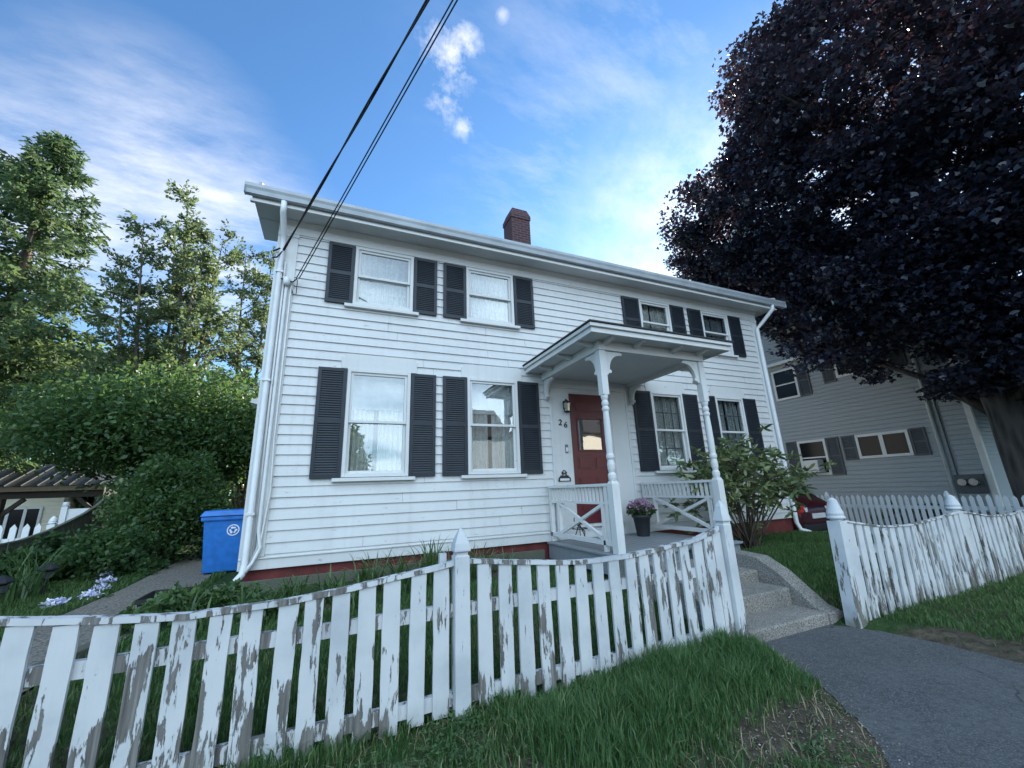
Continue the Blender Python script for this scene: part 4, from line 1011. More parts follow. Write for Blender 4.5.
# verge in front of the fence: long tufts near the fence and in the middle, bare patches towards the path
X, Y, r = scatter(-2.6, 3.55, 1.2, 2.92, 9000, 41)
a = poly_sd(APRON, X, Y); tuft = fbm(X, Y, 5.5, 5)
moundy = np.exp(-((X-2.0)/1.0)**2-((Y-2.25)/.38)**2)*1.1 + np.exp(-((X-2.75)/.5)**2-((Y-2.55)/.3)**2)*1.0 + np.exp(-((X-1.25)/.35)**2-((Y-2.0)/.3)**2)*.8
bare = np.exp(-((X-2.55)/.42)**2-((Y-1.78)/.17)**2)*1.5 + np.exp(-((X-1.2)/.4)**2-((Y-1.58)/.2)**2)*.7 + np.exp(-((X-.95)/.3)**2-((Y-2.05)/.25)**2)*.6 + 1.2*np.exp(-(a/.10)**2)*(Y<2.1)
nearf = np.exp(-((Y-2.8)/.25)**2)
dens = .30+.16*sstep(.9, 1.6, X)+.40*tuft+.55*moundy+.25*nearf-bare
k = (a > .015+.03*r.random(len(X))) & (r.random(len(X)) < np.clip(dens, .02, 1))
X, Y, tuft, moundy, nearf, bare = (q[k] for q in (X, Y, tuft, moundy, nearf, bare))
hh = (.045+.11*np.clip(moundy,0,1)+.05*nearf+.05*np.clip(tuft,-.6,1.2))*(.55+.7*r.random(len(X)))*(1-.5*np.clip(bare,0,1)); hh = np.maximum(hh, .02)
tag(blades('verge_grass', X, Y, hh, .0022+.0022*r.random(len(X)), L_grass, 1, .75), 'long tufty grass on the verge in front of the left picket fence', 'grass', None, 'stuff')
X2, Y2, r2 = scatter(-2.6, 3.55, 1.25, 2.9, 450, 48); k = (poly_sd(APRON, X2, Y2) > .02) & (r2.random(len(X2)) < .8)
m_straw = leafmat('dry_straw_blade', [(.16,.13,.07), (.27,.23,.13), (.36,.32,.2)], (.3,.25,.1), .15)
X2, Y2 = X2[k], Y2[k]; tag(blades('dry_grass', X2, Y2, .04+.07*r2.random(len(X2)), .0018+.0012*r2.random(len(X2)), m_straw, 9, 1.3), 'dry straw blades scattered through the verge grass', 'grass', None, 'stuff')
X2, Y2, r2 = scatter(-2.6, 3.45, 1.3, 2.9, 700, 49); cl_ = fbm(X2, Y2, 3.1, 13); k = (poly_sd(APRON, X2, Y2) > .04) & (cl_ > .25); X2, Y2 = X2[k], Y2[k]
Pc = np.repeat(np.stack([X2, Y2, height(X2, Y2)+.035], 1), 5, 0); Pc += r2.normal(size=Pc.shape)*np.array([.02,.02,.012])
m_clover = leafmat('clover_leaf', [(.03,.07,.025), (.05,.11,.035), (.075,.14,.05)], (.25,.36,.08), .25)
tag(leafcloud('clover', Pc, .022, m_clover, None, r2, 1.0, 'leaf'), 'small round-leaved weeds and clover among the verge grass', 'weeds', None, 'stuff')
# yards
def inside_any(X, Y, polys, pad):
    k = np.zeros(X.shape, bool)
    for p in polys: k |= poly_sd(p, X, Y) < pad
    return k
STEP_POLY = [(3.2,2.8),(4.79,2.8),(4.79,4.5),(5.65,4.5),(5.65,6.6),(3.3,6.6),(3.3,4.5),(3.2,4.5)]
BED = [(-1.5,5.1),(3.3,5.6),(3.3,6.6),(-1.5,6.6)]
X, Y, r = scatter(-4.9, 3.3, 2.75, 6.4, 2600, 42); tuft = fbm(X, Y, 2.2, 6)
k = ~inside_any(X, Y, [PATH, STEP_POLY, BED], .02) & (r.random(len(X)) < np.clip(.7+.25*tuft, .1, 1)); X, Y = X[k], Y[k]
tag(blades('lawn_grass', X, Y, .05+.05*r.random(len(X)), .003+.002*r.random(len(X)), L_lawn, 2, .7), 'dark green lawn behind the left picket fence', 'grass', None, 'stuff')
X, Y, r = scatter(-4.9, -1.5, 6.4, 10.5, 1900, 43); k = ~inside_any(X, Y, [PATH], .02); X, Y = X[k], Y[k]
tag(blades('lawn_grass', X, Y, .04+.05*r.random(len(X)), .004+.002*r.random(len(X)), L_lawn, 3, .7), 'strip of lawn beside the path to the back yard', 'grass', None, 'stuff')
X, Y, r = scatter(4.6, 10.6, 2.75, 6.4, 2600, 44); k = ~inside_any(X, Y, [STEP_POLY], .02) & (r.random(len(X)) < .9); X, Y = X[k], Y[k]
tag(blades('lawn_grass', X, Y, .035+.04*r.random(len(X)), .003+.002*r.random(len(X)), L_lawn, 4, .7), 'trim green lawn between the steps and the driveway', 'grass', None, 'stuff')
X, Y, r = scatter(4.55, 13.0, 1.1, 2.72, 3800, 45); a = poly_sd(APRON, X, Y); tuft = fbm(X, Y, 2.6, 8)
edge = np.exp(-((a-.12)/.16)**2)*1.0
k = (a > .02) & (r.random(len(X)) < np.clip(.75+.3*tuft-edge, .04, 1)); X, Y = X[k], Y[k]
tag(blades('verge_grass', X, Y, .03+.05*r.random(len(X)), .0028+.002*r.random(len(X)), L_lawn, 5, .8), 'short patchy grass on the verge in front of the right picket fence', 'grass', None, 'stuff')
X, Y, r = scatter(13.25, 22, -1, 9, 260, 46); k = poly_sd(APRON, X, Y) > .02
X, Y = X[k], Y[k]; tag(blades('lawn_grass', X, Y, .05+.05*r.random(len(X)), .007+.004*r.random(len(X)), L_lawn, 6, .7), 'lawn under the purple maple in front of the grey house', 'grass', None, 'stuff')
# litter of dry bits and gravel on the bare verge
X, Y, r = scatter(.6, 3.6, 1.2, 2.9, 2600, 47); a = poly_sd(APRON, X, Y)
k = (a > -.14) & (r.random(len(X)) < np.exp(-((X-2.4)/.6)**2-((Y-1.7)/.25)**2)*.7+.08+.5*np.exp(-(a/.06)**2)) & ((a > 0) | (r.random(len(X)) < .3)); X, Y = X[k], Y[k]
P = np.stack([X, Y, np.maximum(height(X, Y), .012)+.006], 1); m_dry = leafmat('dry_straw_and_chips', [(.10,.085,.06), (.22,.19,.14), (.42,.39,.33)], (.3,.25,.15), .1)
tag(leafcloud('leaf_litter', P, .013, m_dry, None, r, 1.2, 'quad'), 'pale dry bits and small chips scattered on the bare soil by the asphalt', 'litter', None, 'stuff')

# long-leaved clumps along the foundation and in the left border
L_lily = leafmat('daylily_leaf', [(.035,.075,.03), (.065,.12,.042), (.11,.17,.06)], (.2,.3,.06), .25, .4, .4, 1)
def strap_clump(name, label, x, y, n, L0, seed, group, mat=None):
    r = np.random.default_rng(seed); z = ground_z(x, y); t_ = thing(name, label, 'plant', (x,y,z), group); V, F = [], []
    idx = []
    for i in range(n):
        a = r.uniform(0,6.283); L = L0*r.uniform(.6,1.15); bend = r.uniform(.35,1.0); w = r.uniform(.007,.013); s = np.array([-math.sin(a),math.cos(a),0])
        bx, by = x+r.normal(0,.07), y+r.normal(0,.07); m_ = 6; b0 = len(V)
        for j in range(m_+1):
            q = j/m_; c = np.array([bx+math.cos(a)*L*bend*q**1.6*.75, by+math.sin(a)*L*bend*q**1.6*.75, z-.02+L*(q-.55*bend*q**2.6)]); ww = w*(1-q**2.2)+.0006
            V += [c-s*ww, c+s*ww]
        for j in range(m_): idx.append((b0+2*j, b0+2*j+1, b0+2*j+3, b0+2*j+2))
    raw_np('leaves', np.array(V), np.array(idx).ravel(), np.full(len(idx),4), mat or L_lily, t_); return t_
rr3 = random.Random(8)
bed = [(-1.25,5.55,.38,40),(-.75,5.35,.42,50),(-.35,5.7,.4,50),(.05,5.45,.48,60),(.5,5.75,.6,60),(.85,5.55,.62,70),(1.25,5.8,.72,70),(1.6,5.6,.62,60),(2.0,5.85,.6,50),(.3,5.15,.42,40),(-.2,5.05,.36,40),(2.45,5.9,.45,40),(-1.1,5.05,.3,40)]
for k, (x,y,L,n) in enumerate(bed):
    strap_clump('daylily_clump', 'arching clump of long green leaves along the red foundation', x, y, n, L, 200+k, 'long-leaved clumps along the foundation')
for k in range(12):
    x, y = -4.35+rr3.uniform(-.1,.7), 7.6+k*.36
    strap_clump('iris_clump', 'upright clump of sword-like leaves in the bed under the dark board fence', x, y, 46, .85, 300+k, 'sword-leaved clumps in the left border')
for k,(x,y) in enumerate([(-1.35,5.75),(-.9,5.75),(-.6,5.15),(-1.5,5.4)]):
    shrub('weed', 'small leafy weed at the left corner of the foundation', 'plant', x, y, ground_z(x,y), .3, .25, .28, 500, .07, L_lily, 400+k, lumps=12, group='leafy weeds at the corner of the foundation', stem=False)
# ------------------------------------------------------------------ picket fences
def wobble(r, s=.004): return r.uniform(-s, s)
def picket_box(x, y, z0, z1, w, d, r, lean=0.0, axis='x', zref=0.0, point=False):
    """one flat board, a little crooked and unevenly worn"""
    mb = MB(); n = 6; L, R_ = [], []
    for i in range(n+1):
        q = i/n; z = z0+(z1-z0)*q; L.append((-w/2+wobble(r,.0025), z)); R_.append((w/2+wobble(r,.0025), z))
    tilt = r.gauss(0,.006); yo = wobble(r,.004)
    def P(a, z, o):
        a2 = a+(z-z0)*tilt+(z-zref)*lean
        return (x+a2, y+o+yo, z) if axis == 'x' else (x+o+yo, y+a2, z)
    vs, fs = [], []
    for (a, z), (b, _) in zip(L, R_): vs += [P(a,z,0), P(b,z,0), P(b,z,d), P(a,z,d)]
    for i in range(n):
        k = 4*i
        for e in range(4): fs.append((k+e, k+(e+1)%4, k+4+(e+1)%4, k+4+e))
    fs += [(3,2,1,0)]
    if point:
        k = 4*n; t0 = P(0, z1+w*.75, 0); t1 = P(0, z1+w*.75, d); m_ = len(vs); vs += [t0, t1]
        fs += [(k,k+1,m_), (k+1,k+2,m_+1,m_), (k+2,k+3,m_+1), (k+3,k,m_,m_+1)]
    else: fs += [(4*n,4*n+1,4*n+2,4*n+3)]
    mb.add(vs, fs); return mb
def post_mesh(x, y, z0, zs, ztop, w, kind, lean=0.0):
    mb = MB(); h = w/2
    if kind == 'gothic':
        lv = [(h,z0),(h,zs),(h*.82,zs+.006),(h*.82,zs+.022),(h*1.12,zs+.03),(h*1.12,zs+.042),(h*.98,zs+.08),(h*.62,ztop-.05),(h*.2,ztop-.008),(.004,ztop)]
        vs = []
        for hh, z in lv: vs += [(x-hh+lean*z,y-hh,z),(x+hh+lean*z,y-hh,z),(x+hh+lean*z,y+hh,z),(x-hh+lean*z,y+hh,z)]
        fs = [(i*4+k, i*4+(k+1)%4, (i+1)*4+(k+1)%4, (i+1)*4+k) for i in range(len(lv)-1) for k in range(4)]+[(3,2,1,0)]
        mb.add(vs, fs)
    else:
        mb.add([(x-h+lean*z0,y-h,z0),(x+h+lean*z0,y-h,z0),(x+h+lean*z0,y+h,z0),(x-h+lean*z0,y+h,z0),(x-h+lean*zs,y-h,zs),(x+h+lean*zs,y-h,zs),(x+h+lean*zs,y+h,zs),(x-h+lean*zs,y+h,zs)], [(3,2,1,0),(4,5,6,7),(0,1,5,4),(1,2,6,5),(2,3,7,6),(3,0,4,7)])
        mb.lathe((x+lean*zs,y,0), [(h*.9,zs+.001),(h*.85,zs+.014),(h*1.25,zs+.022),(h*1.3,zs+.035),(h*1.15,zs+.05),(h*1.2,zs+.075),(h*1.0,zs+.115),(h*.6,ztop-.02),(h*.22,ztop)], 18)
    return mb
rf = random.Random(4)
FYL = 2.80
LF = thing('picket_fence', 'peeling white picket fence with scalloped top rail, left of the steps', 'fence', (.8, FYL, 0))
TOPS_L = [(-2.9,.93),(-2.75,.89),(-2.6,.865),(-2.45,.845),(-2.3,.83),(-2.15,.83),(-2.0,.84),(-1.86,.86)]
TOPS_A = [(-1.41,.905),(-1.262,.886),(-1.107,.863),(-.954,.844),(-.802,.831),(-.643,.821),(-.493,.819),(-.343,.822),(-.187,.825),(-.05,.841),(.097,.848),(.24,.868),(.383,.885),(.534,.902),(.685,.919)]
TOPS_B = [(.976,.923),(1.126,.904),(1.275,.89),(1.428,.872),(1.577,.857),(1.729,.846),(1.883,.84),(2.039,.843),(2.187,.841),(2.329,.852),(2.478,.863),(2.614,.876),(2.768,.888),(2.926,.906),(3.058,.936),(3.17,.965)]
def top_rail(mb, tops, y, x0, x1, dz=.012, w=.055, h=.028):
    xs = [x0]+[p[0] for p in tops]+[x1]; zs = [tops[0][1]+(tops[0][1]-tops[1][1])*.6]+[p[1] for p in tops]+[tops[-1][1]+(tops[-1][1]-tops[-2][1])*.6]
    vs, fs = [], []
    for i, (x, z) in enumerate(zip(xs, zs)):
        j = rf.uniform(-.003,.003); vs += [(x,y-.012,z+dz-h/2+j),(x,y-.012,z+dz+h/2+j),(x,y-.012+w,z+dz+h/2+j),(x,y-.012+w,z+dz-h/2+j)]
    for i in range(len(xs)-1):
        k = 4*i
        for e in range(4): fs.append((k+e, k+(e+1)%4, k+4+(e+1)%4, k+4+e))
    fs += [(0,1,2,3),(len(vs)-1,len(vs)-2,len(vs)-3,len(vs)-4)]
    return mb.add(vs, fs)
for tops, xa, xb in ((TOPS_L,-3.1,-1.70),(TOPS_A,-1.54,.765),(TOPS_B,.865,3.20)):
    for x, z in tops:
        gz = max(ground_z(x, FYL), 0)
        picket_box(x, FYL-.011, gz+rf.uniform(.0,.03), z-.004, .097+rf.uniform(-.004,.004), .020, rf).build('picket', M['fence'], LF)
    top_rail(MB(), tops, FYL-.008, xa, xb).build('top_rail', M['rail'], LF)
    for z in (.655, .165):
        mb = MB(); n = 8; pts = [(xa+(xb-xa)*i/n, FYL+.033, z+rf.uniform(-.004,.004)) for i in range(n+1)]
        for a, b in zip(pts[:-1], pts[1:]): mb.bar(a, b, .045, .075)
        mb.build('back_rail', M['rail'], LF)
for x, zs, zt, k in ((-1.62,.99,1.16,'gothic'),(.815,.985,1.16,'gothic'),(3.275,1.02,1.23,'gothic')):
    post_mesh(x, FYL, -.3, zs, zt, .098 if x < 3 else .094, k).build('post', M['fence_post'], LF, bevel=.004)
mb = MB(); mb.box(.69,.735,FYL+.06,FYL+.10,.1,1.0); mb.build('brace', M['fence_post'], LF)
FYR = 2.68; LEAN = .06
RFc = thing('picket_fence', 'mossy leaning white picket fence with acorn-topped posts, right of the asphalt path', 'fence', (7.2, FYR, 0))
RT = [(4.84,.946),(5.47,.855),(5.96,.835),(6.48,.863),(7.0,.902),(7.19,.905),(7.375,.892),(7.915,.818),(8.454,.80),(9.184,.836),(9.6,.89),(10.2,.84),(11.0,.81),(12.0,.89)]
rx_, rz_ = zip(*RT)
posts_r = [4.75, 7.18, 9.62, 12.05]
for x in posts_r: post_mesh(x-LEAN*1.0, FYR, -.3, .965 if x < 5 else .93, 1.19 if x < 5 else 1.125, .125, 'acorn', LEAN).build('post', M['fence_right'], RFc, bevel=.004)
for a, b in zip(posts_r[:-1], posts_r[1:]):
    n = 16; tops = [(a+.12+(b-a-.24)*i/(n-1), 0) for i in range(n)]; tops = [(x, float(np.interp(x, rx_, rz_))) for x, _ in tops]
    for x, z in tops: picket_box(x-LEAN*z, FYR-.05, .03+rf.uniform(0,.04), z-.006, .094, .02, rf, LEAN).build('picket', M['fence_right'], RFc)
    top_rail(MB(), tops, FYR-.05, a+.05, b-.05, .008, .04, .016).build('top_rail', M['rail'], RFc)
    for z in (.66,.2): MB().bar((a+.05,FYR-.008,z),(b-.05,FYR-.008,z),.04,.08).build('back_rail', M['rail'], RFc)
BF = thing('picket_fence', 'faded pointed picket fence along the driveway in front of the grey house', 'fence', (13.2, 5.6, -.25))
y = 2.5; k = 0
while y < 10.2:
    picket_box(13.2, y, -.22, .83+.015*math.sin(k), .075, .02, rf, 0, 'y', 0, True).build('picket', M['fence_far'], BF); y += .13; k += 1
for z in (.08,.60): MB().bar((13.245,2.4,z),(13.245,10.3,z),.04,.08).build('back_rail', M['fence_far'], BF)
for yy in (2.4,5.0,7.6,10.25): post_mesh(13.27, yy, -.3, .78, .98, .1, 'acorn').build('post', M['fence_far'], BF)

# neighbour's fences at the left
M['weathered'] = painted_wood('dark_weathered_boards', (.11,.115,.09), .7, .3, (.1,.1,.1), (30,30,3), .2, .85)
DF = thing('board_fence', 'dark weathered board fence with a top that sweeps up beside the flower border', 'fence', (-4.6, 10, .1))
cur = lambda y: float(np.interp(y, [6,8.9,9.6,10.3,10.85,11.4,11.8,12.15,16], [.86,.85,.88,.98,1.10,1.24,1.38,1.55,1.56]))
y = 6.2
while y < 16:
    w_ = .135; mb = MB(); mb.prism([(y,-.1),(y+w_,-.1),(y+w_,cur(y+w_)),(y,cur(y))], 'x', -4.62, -4.60); mb.build('board', M['weathered'], DF); y += .142
mb = MB()
ys = np.linspace(6.2,16,50)
for a, b in zip(ys[:-1], ys[1:]): mb.bar((-4.61,a,cur(a)+.012),(-4.61,b,cur(b)+.012),.06,.025)
mb.build('cap_rail', M['weathered'], DF)
NF = thing('picket_fence', 'bright white pointed picket fence of the left neighbour beyond the dark boards', 'fence', (-6.8, 13, -.3))
for k in range(14):
    picket_box(-8.6+k*.2, 13.0, -.3, .98, .11, .02, rf, 0, 'x', 0, True).build('picket', M['white_metal'], NF)
for z in (.1,.72): MB().bar((-8.8,13.04,z),(-5.75,13.04,z),.04,.09).build('back_rail', M['white_metal'], NF)
post_mesh(-5.78, 13.03, -.3, 1.02, 1.2, .13, 'acorn').build('post', M['white_metal'], NF)
VF = thing('privacy_fence', 'solid white vinyl privacy panel behind the sweep of the dark board fence', 'fence', (-5.9, 14.6, -.3))
MB().box(-6.25,-5.0,14.58,14.62,-.3,1.34).build('panel', M['white_metal'], VF)
for x in (-6.3,-4.95): post_mesh(x, 14.6, -.3, 1.4, 1.52, .12, 'acorn').build('post', M['white_metal'], VF)
GT = thing('garden_gate', 'grey weathered board gate beyond the blue bin', 'gate', (-1.6, 13.4, .1))
for k in range(9): MB().box(-2.0+k*.115,-1.9+k*.115,13.4,13.42,.1,1.75+.01*(k%2)).build('board', M['fence_far'], GT)
MB().box(-2.0,-.97,13.421,13.46,1.4,1.5).build('back_rail', M['fence_far'], GT)

# ------------------------------------------------------------------ pergola and the neighbour's house at left
M['metal_roof'] = simple('dark_standing_seam', (.035,.037,.04), .5, .3, .2, 2)
M['brown_beam'] = simple('dark_stained_beam', (.035,.025,.018), .7, 0, .3, 10)
M['tan_beam'] = simple('tan_fascia_board', (.22,.16,.11), .7, 0, .2, 8)
PG = thing('pergola', 'dark stained garden pavilion with a black standing seam roof', 'pavilion', (-9.8, 21, -.5))
px0, px1, py0, py1, ze, zr = -12.8, -7.5, 19.6, 23.4, 2.12, 2.98
mb = MB(); c_ = [(px0,py0,ze),(px1,py0,ze),(px1,py1,ze),(px0,py1,ze),(px0+1.7,21.4,zr),(px1-1.7,21.4,zr),(px1-1.7,21.6,zr),(px0+1.7,21.6,zr)]
mb.add(c_, [(0,1,5,4),(1,2,6,5),(2,3,7,6),(3,0,4,7),(4,5,6,7),(0,3,2,1)])
for k in range(13):
    x = px0+.2+k*(px1-px0-.4)/12; q = min(1, (x-px0)/1.7, (px1-x)/1.7); mb.bar((x,py0-.0,ze+.02),(x,py0+(21.4-py0)*q,ze+(zr-ze)*q+.02),.03,.04)
mb.build('roof', M['metal_roof'], PG)
mb = MB(); mb.box(px0+.05,px1-.05,py0+.05,py0+.1,ze-.17,ze-.01); mb.build('fascia', M['tan_beam'], PG)
mb = MB(); mb.box(px0+.15,px1-.15,py0+.3,py0+.5,ze-.40,ze-.02); mb.box(px1-.45,px1-.25,py0+.5,py1-.3,ze-.40,ze-.02); mb.build('beam', M['brown_beam'], PG)
for x in (-10.35,-7.75,-12.5):
    for yy in (py0+.4,):
        mb = MB(); mb.box(x-.11,x+.11,yy-.11,yy+.11,-.5,ze-.4); mb.bar((x,yy,ze-1.05),(x+.6,yy,ze-.42),.12,.12,(0,1,0)); mb.bar((x,yy,ze-1.05),(x-.6,yy,ze-.42),.12,.12,(0,1,0)); mb.build('post', M['brown_beam'], PG)
def simple_house(name, label, x0, x1, y0, y1, zb, ze, rise, mat, roofm, wins, group=None, axis='x'):
    h = thing(name, label, 'house', ((x0+x1)/2,(y0+y1)/2,zb), group)
    mb = MB(); clapboards(mb, (x0,y0), (1,0), (0,-1), zb, ze, .16, lambda z: (0,x1-x0)); mb.build('front_wall', mat, h)
    mb = MB(); mb.box(x0,x1,y0+.02,y1,zb,ze); mb.build('wall', mat, h)
    ym = (y0+y1)/2; mb = MB()
    mb.prism([(y0-.4,ze-.05),(ym,ze+rise),(y1+.4,ze-.05),(y1+.4,ze+.07),(ym,ze+rise+.14),(y0-.4,ze+.07)], 'x', x0-.3, x1+.3); mb.build('roof', roofm, h)
    mb = MB(); mb.prism([(y0,ze),(ym,ze+rise-.05),(y1,ze)], 'x', x0+.05, x1-.05); mb.build('gable_wall', mat, h)
    return h
M['cream'] = painted_wood('cream_siding', (.74,.69,.57), .2)
NH = simple_house('neighbour_house', 'cream house with a wide dark window seen under the pavilion roof', -24, -10.9, 25, 33, -.6, 2.35, .9, M['cream'], M['roof'], [])
def house_window(parent, x0, x1, y, z0, z1, n=1, dark=None):
    mb = MB(); f = .09; mb.box(x0,x0+f,y-.08,y-.02,z0,z1); mb.box(x1-f,x1,y-.08,y-.02,z0,z1); mb.box(x0+f,x1-f,y-.08,y-.02,z1-f,z1); mb.box(x0+f,x1-f,y-.08,y-.02,z0,z0+f)
    for k in range(1, n): x = x0+(x1-x0)*k/n; mb.box(x-.05,x+.05,y-.08,y-.02,z0+f,z1-f)
    w_ = mb.build('window', M['white_metal'], parent); MB().box(x0+f,x1-f,y-.045,y-.04,z0+f,z1-f).build('pane', M['dark_pane'], w_); return w_
m, t, out = nt('dark_window_pane'); bsdf(t, out, (.012,.014,.016), .10, 0, None, spec=.12); M['dark_pane'] = m
house_window(NH, -13.1, -11.5, 25, -.5, 1.45, 3); house_window(NH, -16.6, -14.6, 25, .2, 1.4, 2)

# ------------------------------------------------------------------ grey house at the right
M['grey_siding'] = painted_wood('grey_vinyl_siding', (.27,.31,.335), .2, 0, (.3,.3,.3), (1.5,1.5,40))
M['grey_trim'] = simple('pale_grey_trim', (.55,.57,.57), .5, 0, .06)
M['grey_shutter'] = simple('slate_grey_shutter', (.055,.065,.07), .6, 0, .2, 5)
GXW, GY0, GY1, GZ = 17.3, 5.45, 16.0, 8.6
GH = thing('grey_house', 'grey clapboard house with slate shutters behind the purple maple', 'house', (21, 10.7, -.3))
gr_ = 10.72; gsl = .95
def gspan(z):
    if z <= GZ: return (0, GY1-GY0)
    d = (z-GZ)/gsl; return (d, GY1-GY0-d) if GY1-GY0-2*d > 0 else None
gops = []
mb = MB(); clapboards(mb, (GXW,GY0), (0,1), (-1,0), .25, GZ+4.95, .15, gspan, (), .032, None, .036); mb.build('side_wall', M['grey_siding'], GH)
mb = MB(); clapboards(mb, (GXW,GY0), (1,0), (0,-1), .25, GZ, .115, lambda z: (0,8.5)); mb.build('front_wall', M['grey_siding'], GH)
MB().box(GXW+.03,GXW+8.5,GY0+.03,GY1,-.4,GZ).build('inner_wall', M['grey_siding'], GH)
MB().box(GXW+.015,GXW+8.45,GY0+.015,GY1-.02,-.45,.249).build('foundation', simple('grey_foundation', (.2,.2,.2), .8), GH)
mb = MB(); mb.prism([(GY0-.4,GZ-.33),(gr_,GZ+4.95+.12),(GY1+.4,GZ-.33),(GY1+.4,GZ-.2),(gr_,GZ+5.25),(GY0-.4,GZ-.2)], 'x', GXW-.3, GXW+8.8); mb.build('roof', M['roof'], GH)
mb = MB(); mb.bar((GXW-.27,GY0-.42,GZ-.40),(GXW-.27,gr_,GZ+4.92),.05,.22); mb.bar((GXW-.27,GY1+.42,GZ-.40),(GXW-.27,gr_,GZ+4.92),.05,.22); mb.build('rake_board', M['grey_trim'], GH)
mb = MB(); mb.box(GXW-.30,GXW-.055,GY0+.1,GY1,6.08,6.20); mb.prism([(GXW-.4,GZ+.022),(GXW-.02,GZ+.2),(GXW-.02,GZ+.022)], 'y', GY0, GY1) if False else None; mb.build('belt_cornice', M['grey_trim'], GH)
mb = MB(); mb.box(GXW-.035,GXW-.02,GY0-.035,GY0+.10,.25,GZ-.13); mb.box(GXW-.02,GXW+.10,GY0-.035,GY0-.02,.25,GZ-.13); mb.build('corner_board', M['grey_trim'], GH)
def gwin(y0, y1, z0, z1, n, ac=False):
    x = GXW-.022; f = .085; mb = MB()
    mb.box(x-.06,x+.01,y0,y0+f,z0,z1); mb.box(x-.06,x-.018,y1-f,y1,z0,z1); mb.box(x-.06,x-.018,y0+f,y1-f,z1-f,z1); mb.box(x-.07,x-.018,y0+f,y1-f,z0,z0+f)
    for k in range(1,n): yy = y0+(y1-y0)*k/n; mb.box(x-.06,x-.018,yy-.06,yy+.06,z0+f,z1-f)
    if n == 1: mb.box(x-.05,x-.018,y0+f,y1-f,(z0+z1)/2-.025,(z0+z1)/2+.025)
    w_ = mb.build('window', M['grey_trim'], GH); MB().box(x-.030,x-.026,y0+f,y1-f,z0+f,z1-f).build('pane', M['dark_pane'], w_)
def gshut(y0, y1, z0, z1):
    mb = MB(); x = GXW-.022; mb.box(x-.055,x-.02,y0,y0+.05,z0,z1); mb.box(x-.055,x-.02,y1-.05,y1,z0,z1)
    for a in (z0,(z0+z1)/2-.03,z1-.05): mb.box(x-.054,x-.02,y0+.05,y1-.05,a,a+.05)
    n = int((z1-z0)/.05)
    for i in range(n): a = z0+(z1-z0)*i/n; mb.add([(x-.05,y0+.05,a),(x-.05,y1-.05,a),(x-.028,y1-.05,a+.05),(x-.028,y0+.05,a+.05)], [(0,1,2,3)])
    mb.build('shutter', M['grey_shutter'], GH)
gwin(6.98,8.50,1.98,2.82,2); gshut(6.56,6.96,1.96,2.84); gshut(8.52,8.95,1.96,2.84)
gwin(9.5,10.55,1.48,2.83,1); gshut(9.05,9.48,1.46,2.85); gshut(10.57,11.0,1.46,2.85)
gwin(6.95,8.60,5.0,5.9,2); gshut(8.62,9.05,4.9,5.92); gshut(6.5,6.93,4.9,5.92); gwin(10.0,11.0,4.6,5.9,1); gshut(9.55,9.98,4.6,5.92)
gwin(8.3,9.05,7.55,8.5,1); gshut(9.07,9.45,7.55,8.5); gshut(7.9,8.28,7.55,8.5); gwin(11.2,12.0,7.55,8.5,1); gwin(12.4,13.6,1.6,2.85,1)
mb = MB(); mb.tube([(GXW-.28,6.32,GZ-.3),(GXW-.07,6.32,GZ-.6),(GXW-.07,6.30,.3)], .05, 8); mb.build('downspout', M['grey_trim'], GH, True)
MB().box(GXW-.42,GXW-.05,9.72,10.30,1.58,2.05).build('air_conditioner', M['grey_trim'], GH, bevel=.02)
mb = MB(); mb.box(GXW-.10,GXW-.02,5.58,6.20,.78,1.32); MT = mb.build('meter_panel', M['grey_shutter'], GH, bevel=.01)
for yy in (5.78,6.02):
    mb = MB(); mb.tube([(GXW-.10,yy,1.10),(GXW-.22,yy,1.10)], .095, 16); mb.tube([(GXW-.22,yy,1.10),(GXW-.225,yy,1.10)], .10, 16); mb.build('meter', M['steel'], MT)
mb = MB(); mb.tube([(GXW-.06,6.12,1.3),(GXW-.06,6.14,4.6)], .018, 6); mb.build('conduit', M['grey_shutter'], GH)
shrub('foundation_shrub', 'thin low shrub against the foundation of the grey house', 'bush', 16.9, 7.3, -.25, .45, 1.2, 1.15, 1500, .08, L_bush, 77, lumps=20)
FH = simple_house('far_house', 'pale sunlit house at the right edge beyond the maple trunk', 32, 44, 4.0, 14, -.5, 5.5, 3, M['cream'], M['roof'], [])
OH = simple_house('house_opposite', 'tan house across the street, mirrored in the front door', 17.5, 30, -28, -20, 0, 6.4, 3.0, M['cream'], M['roof'], [])
OH2 = simple_house('house_opposite', 'pale house across the street, mirrored in the second lower window', 8.5, 14.5, -30, -21, 0, 6.0, 3.2, M['grey_siding'], M['roof'], [])

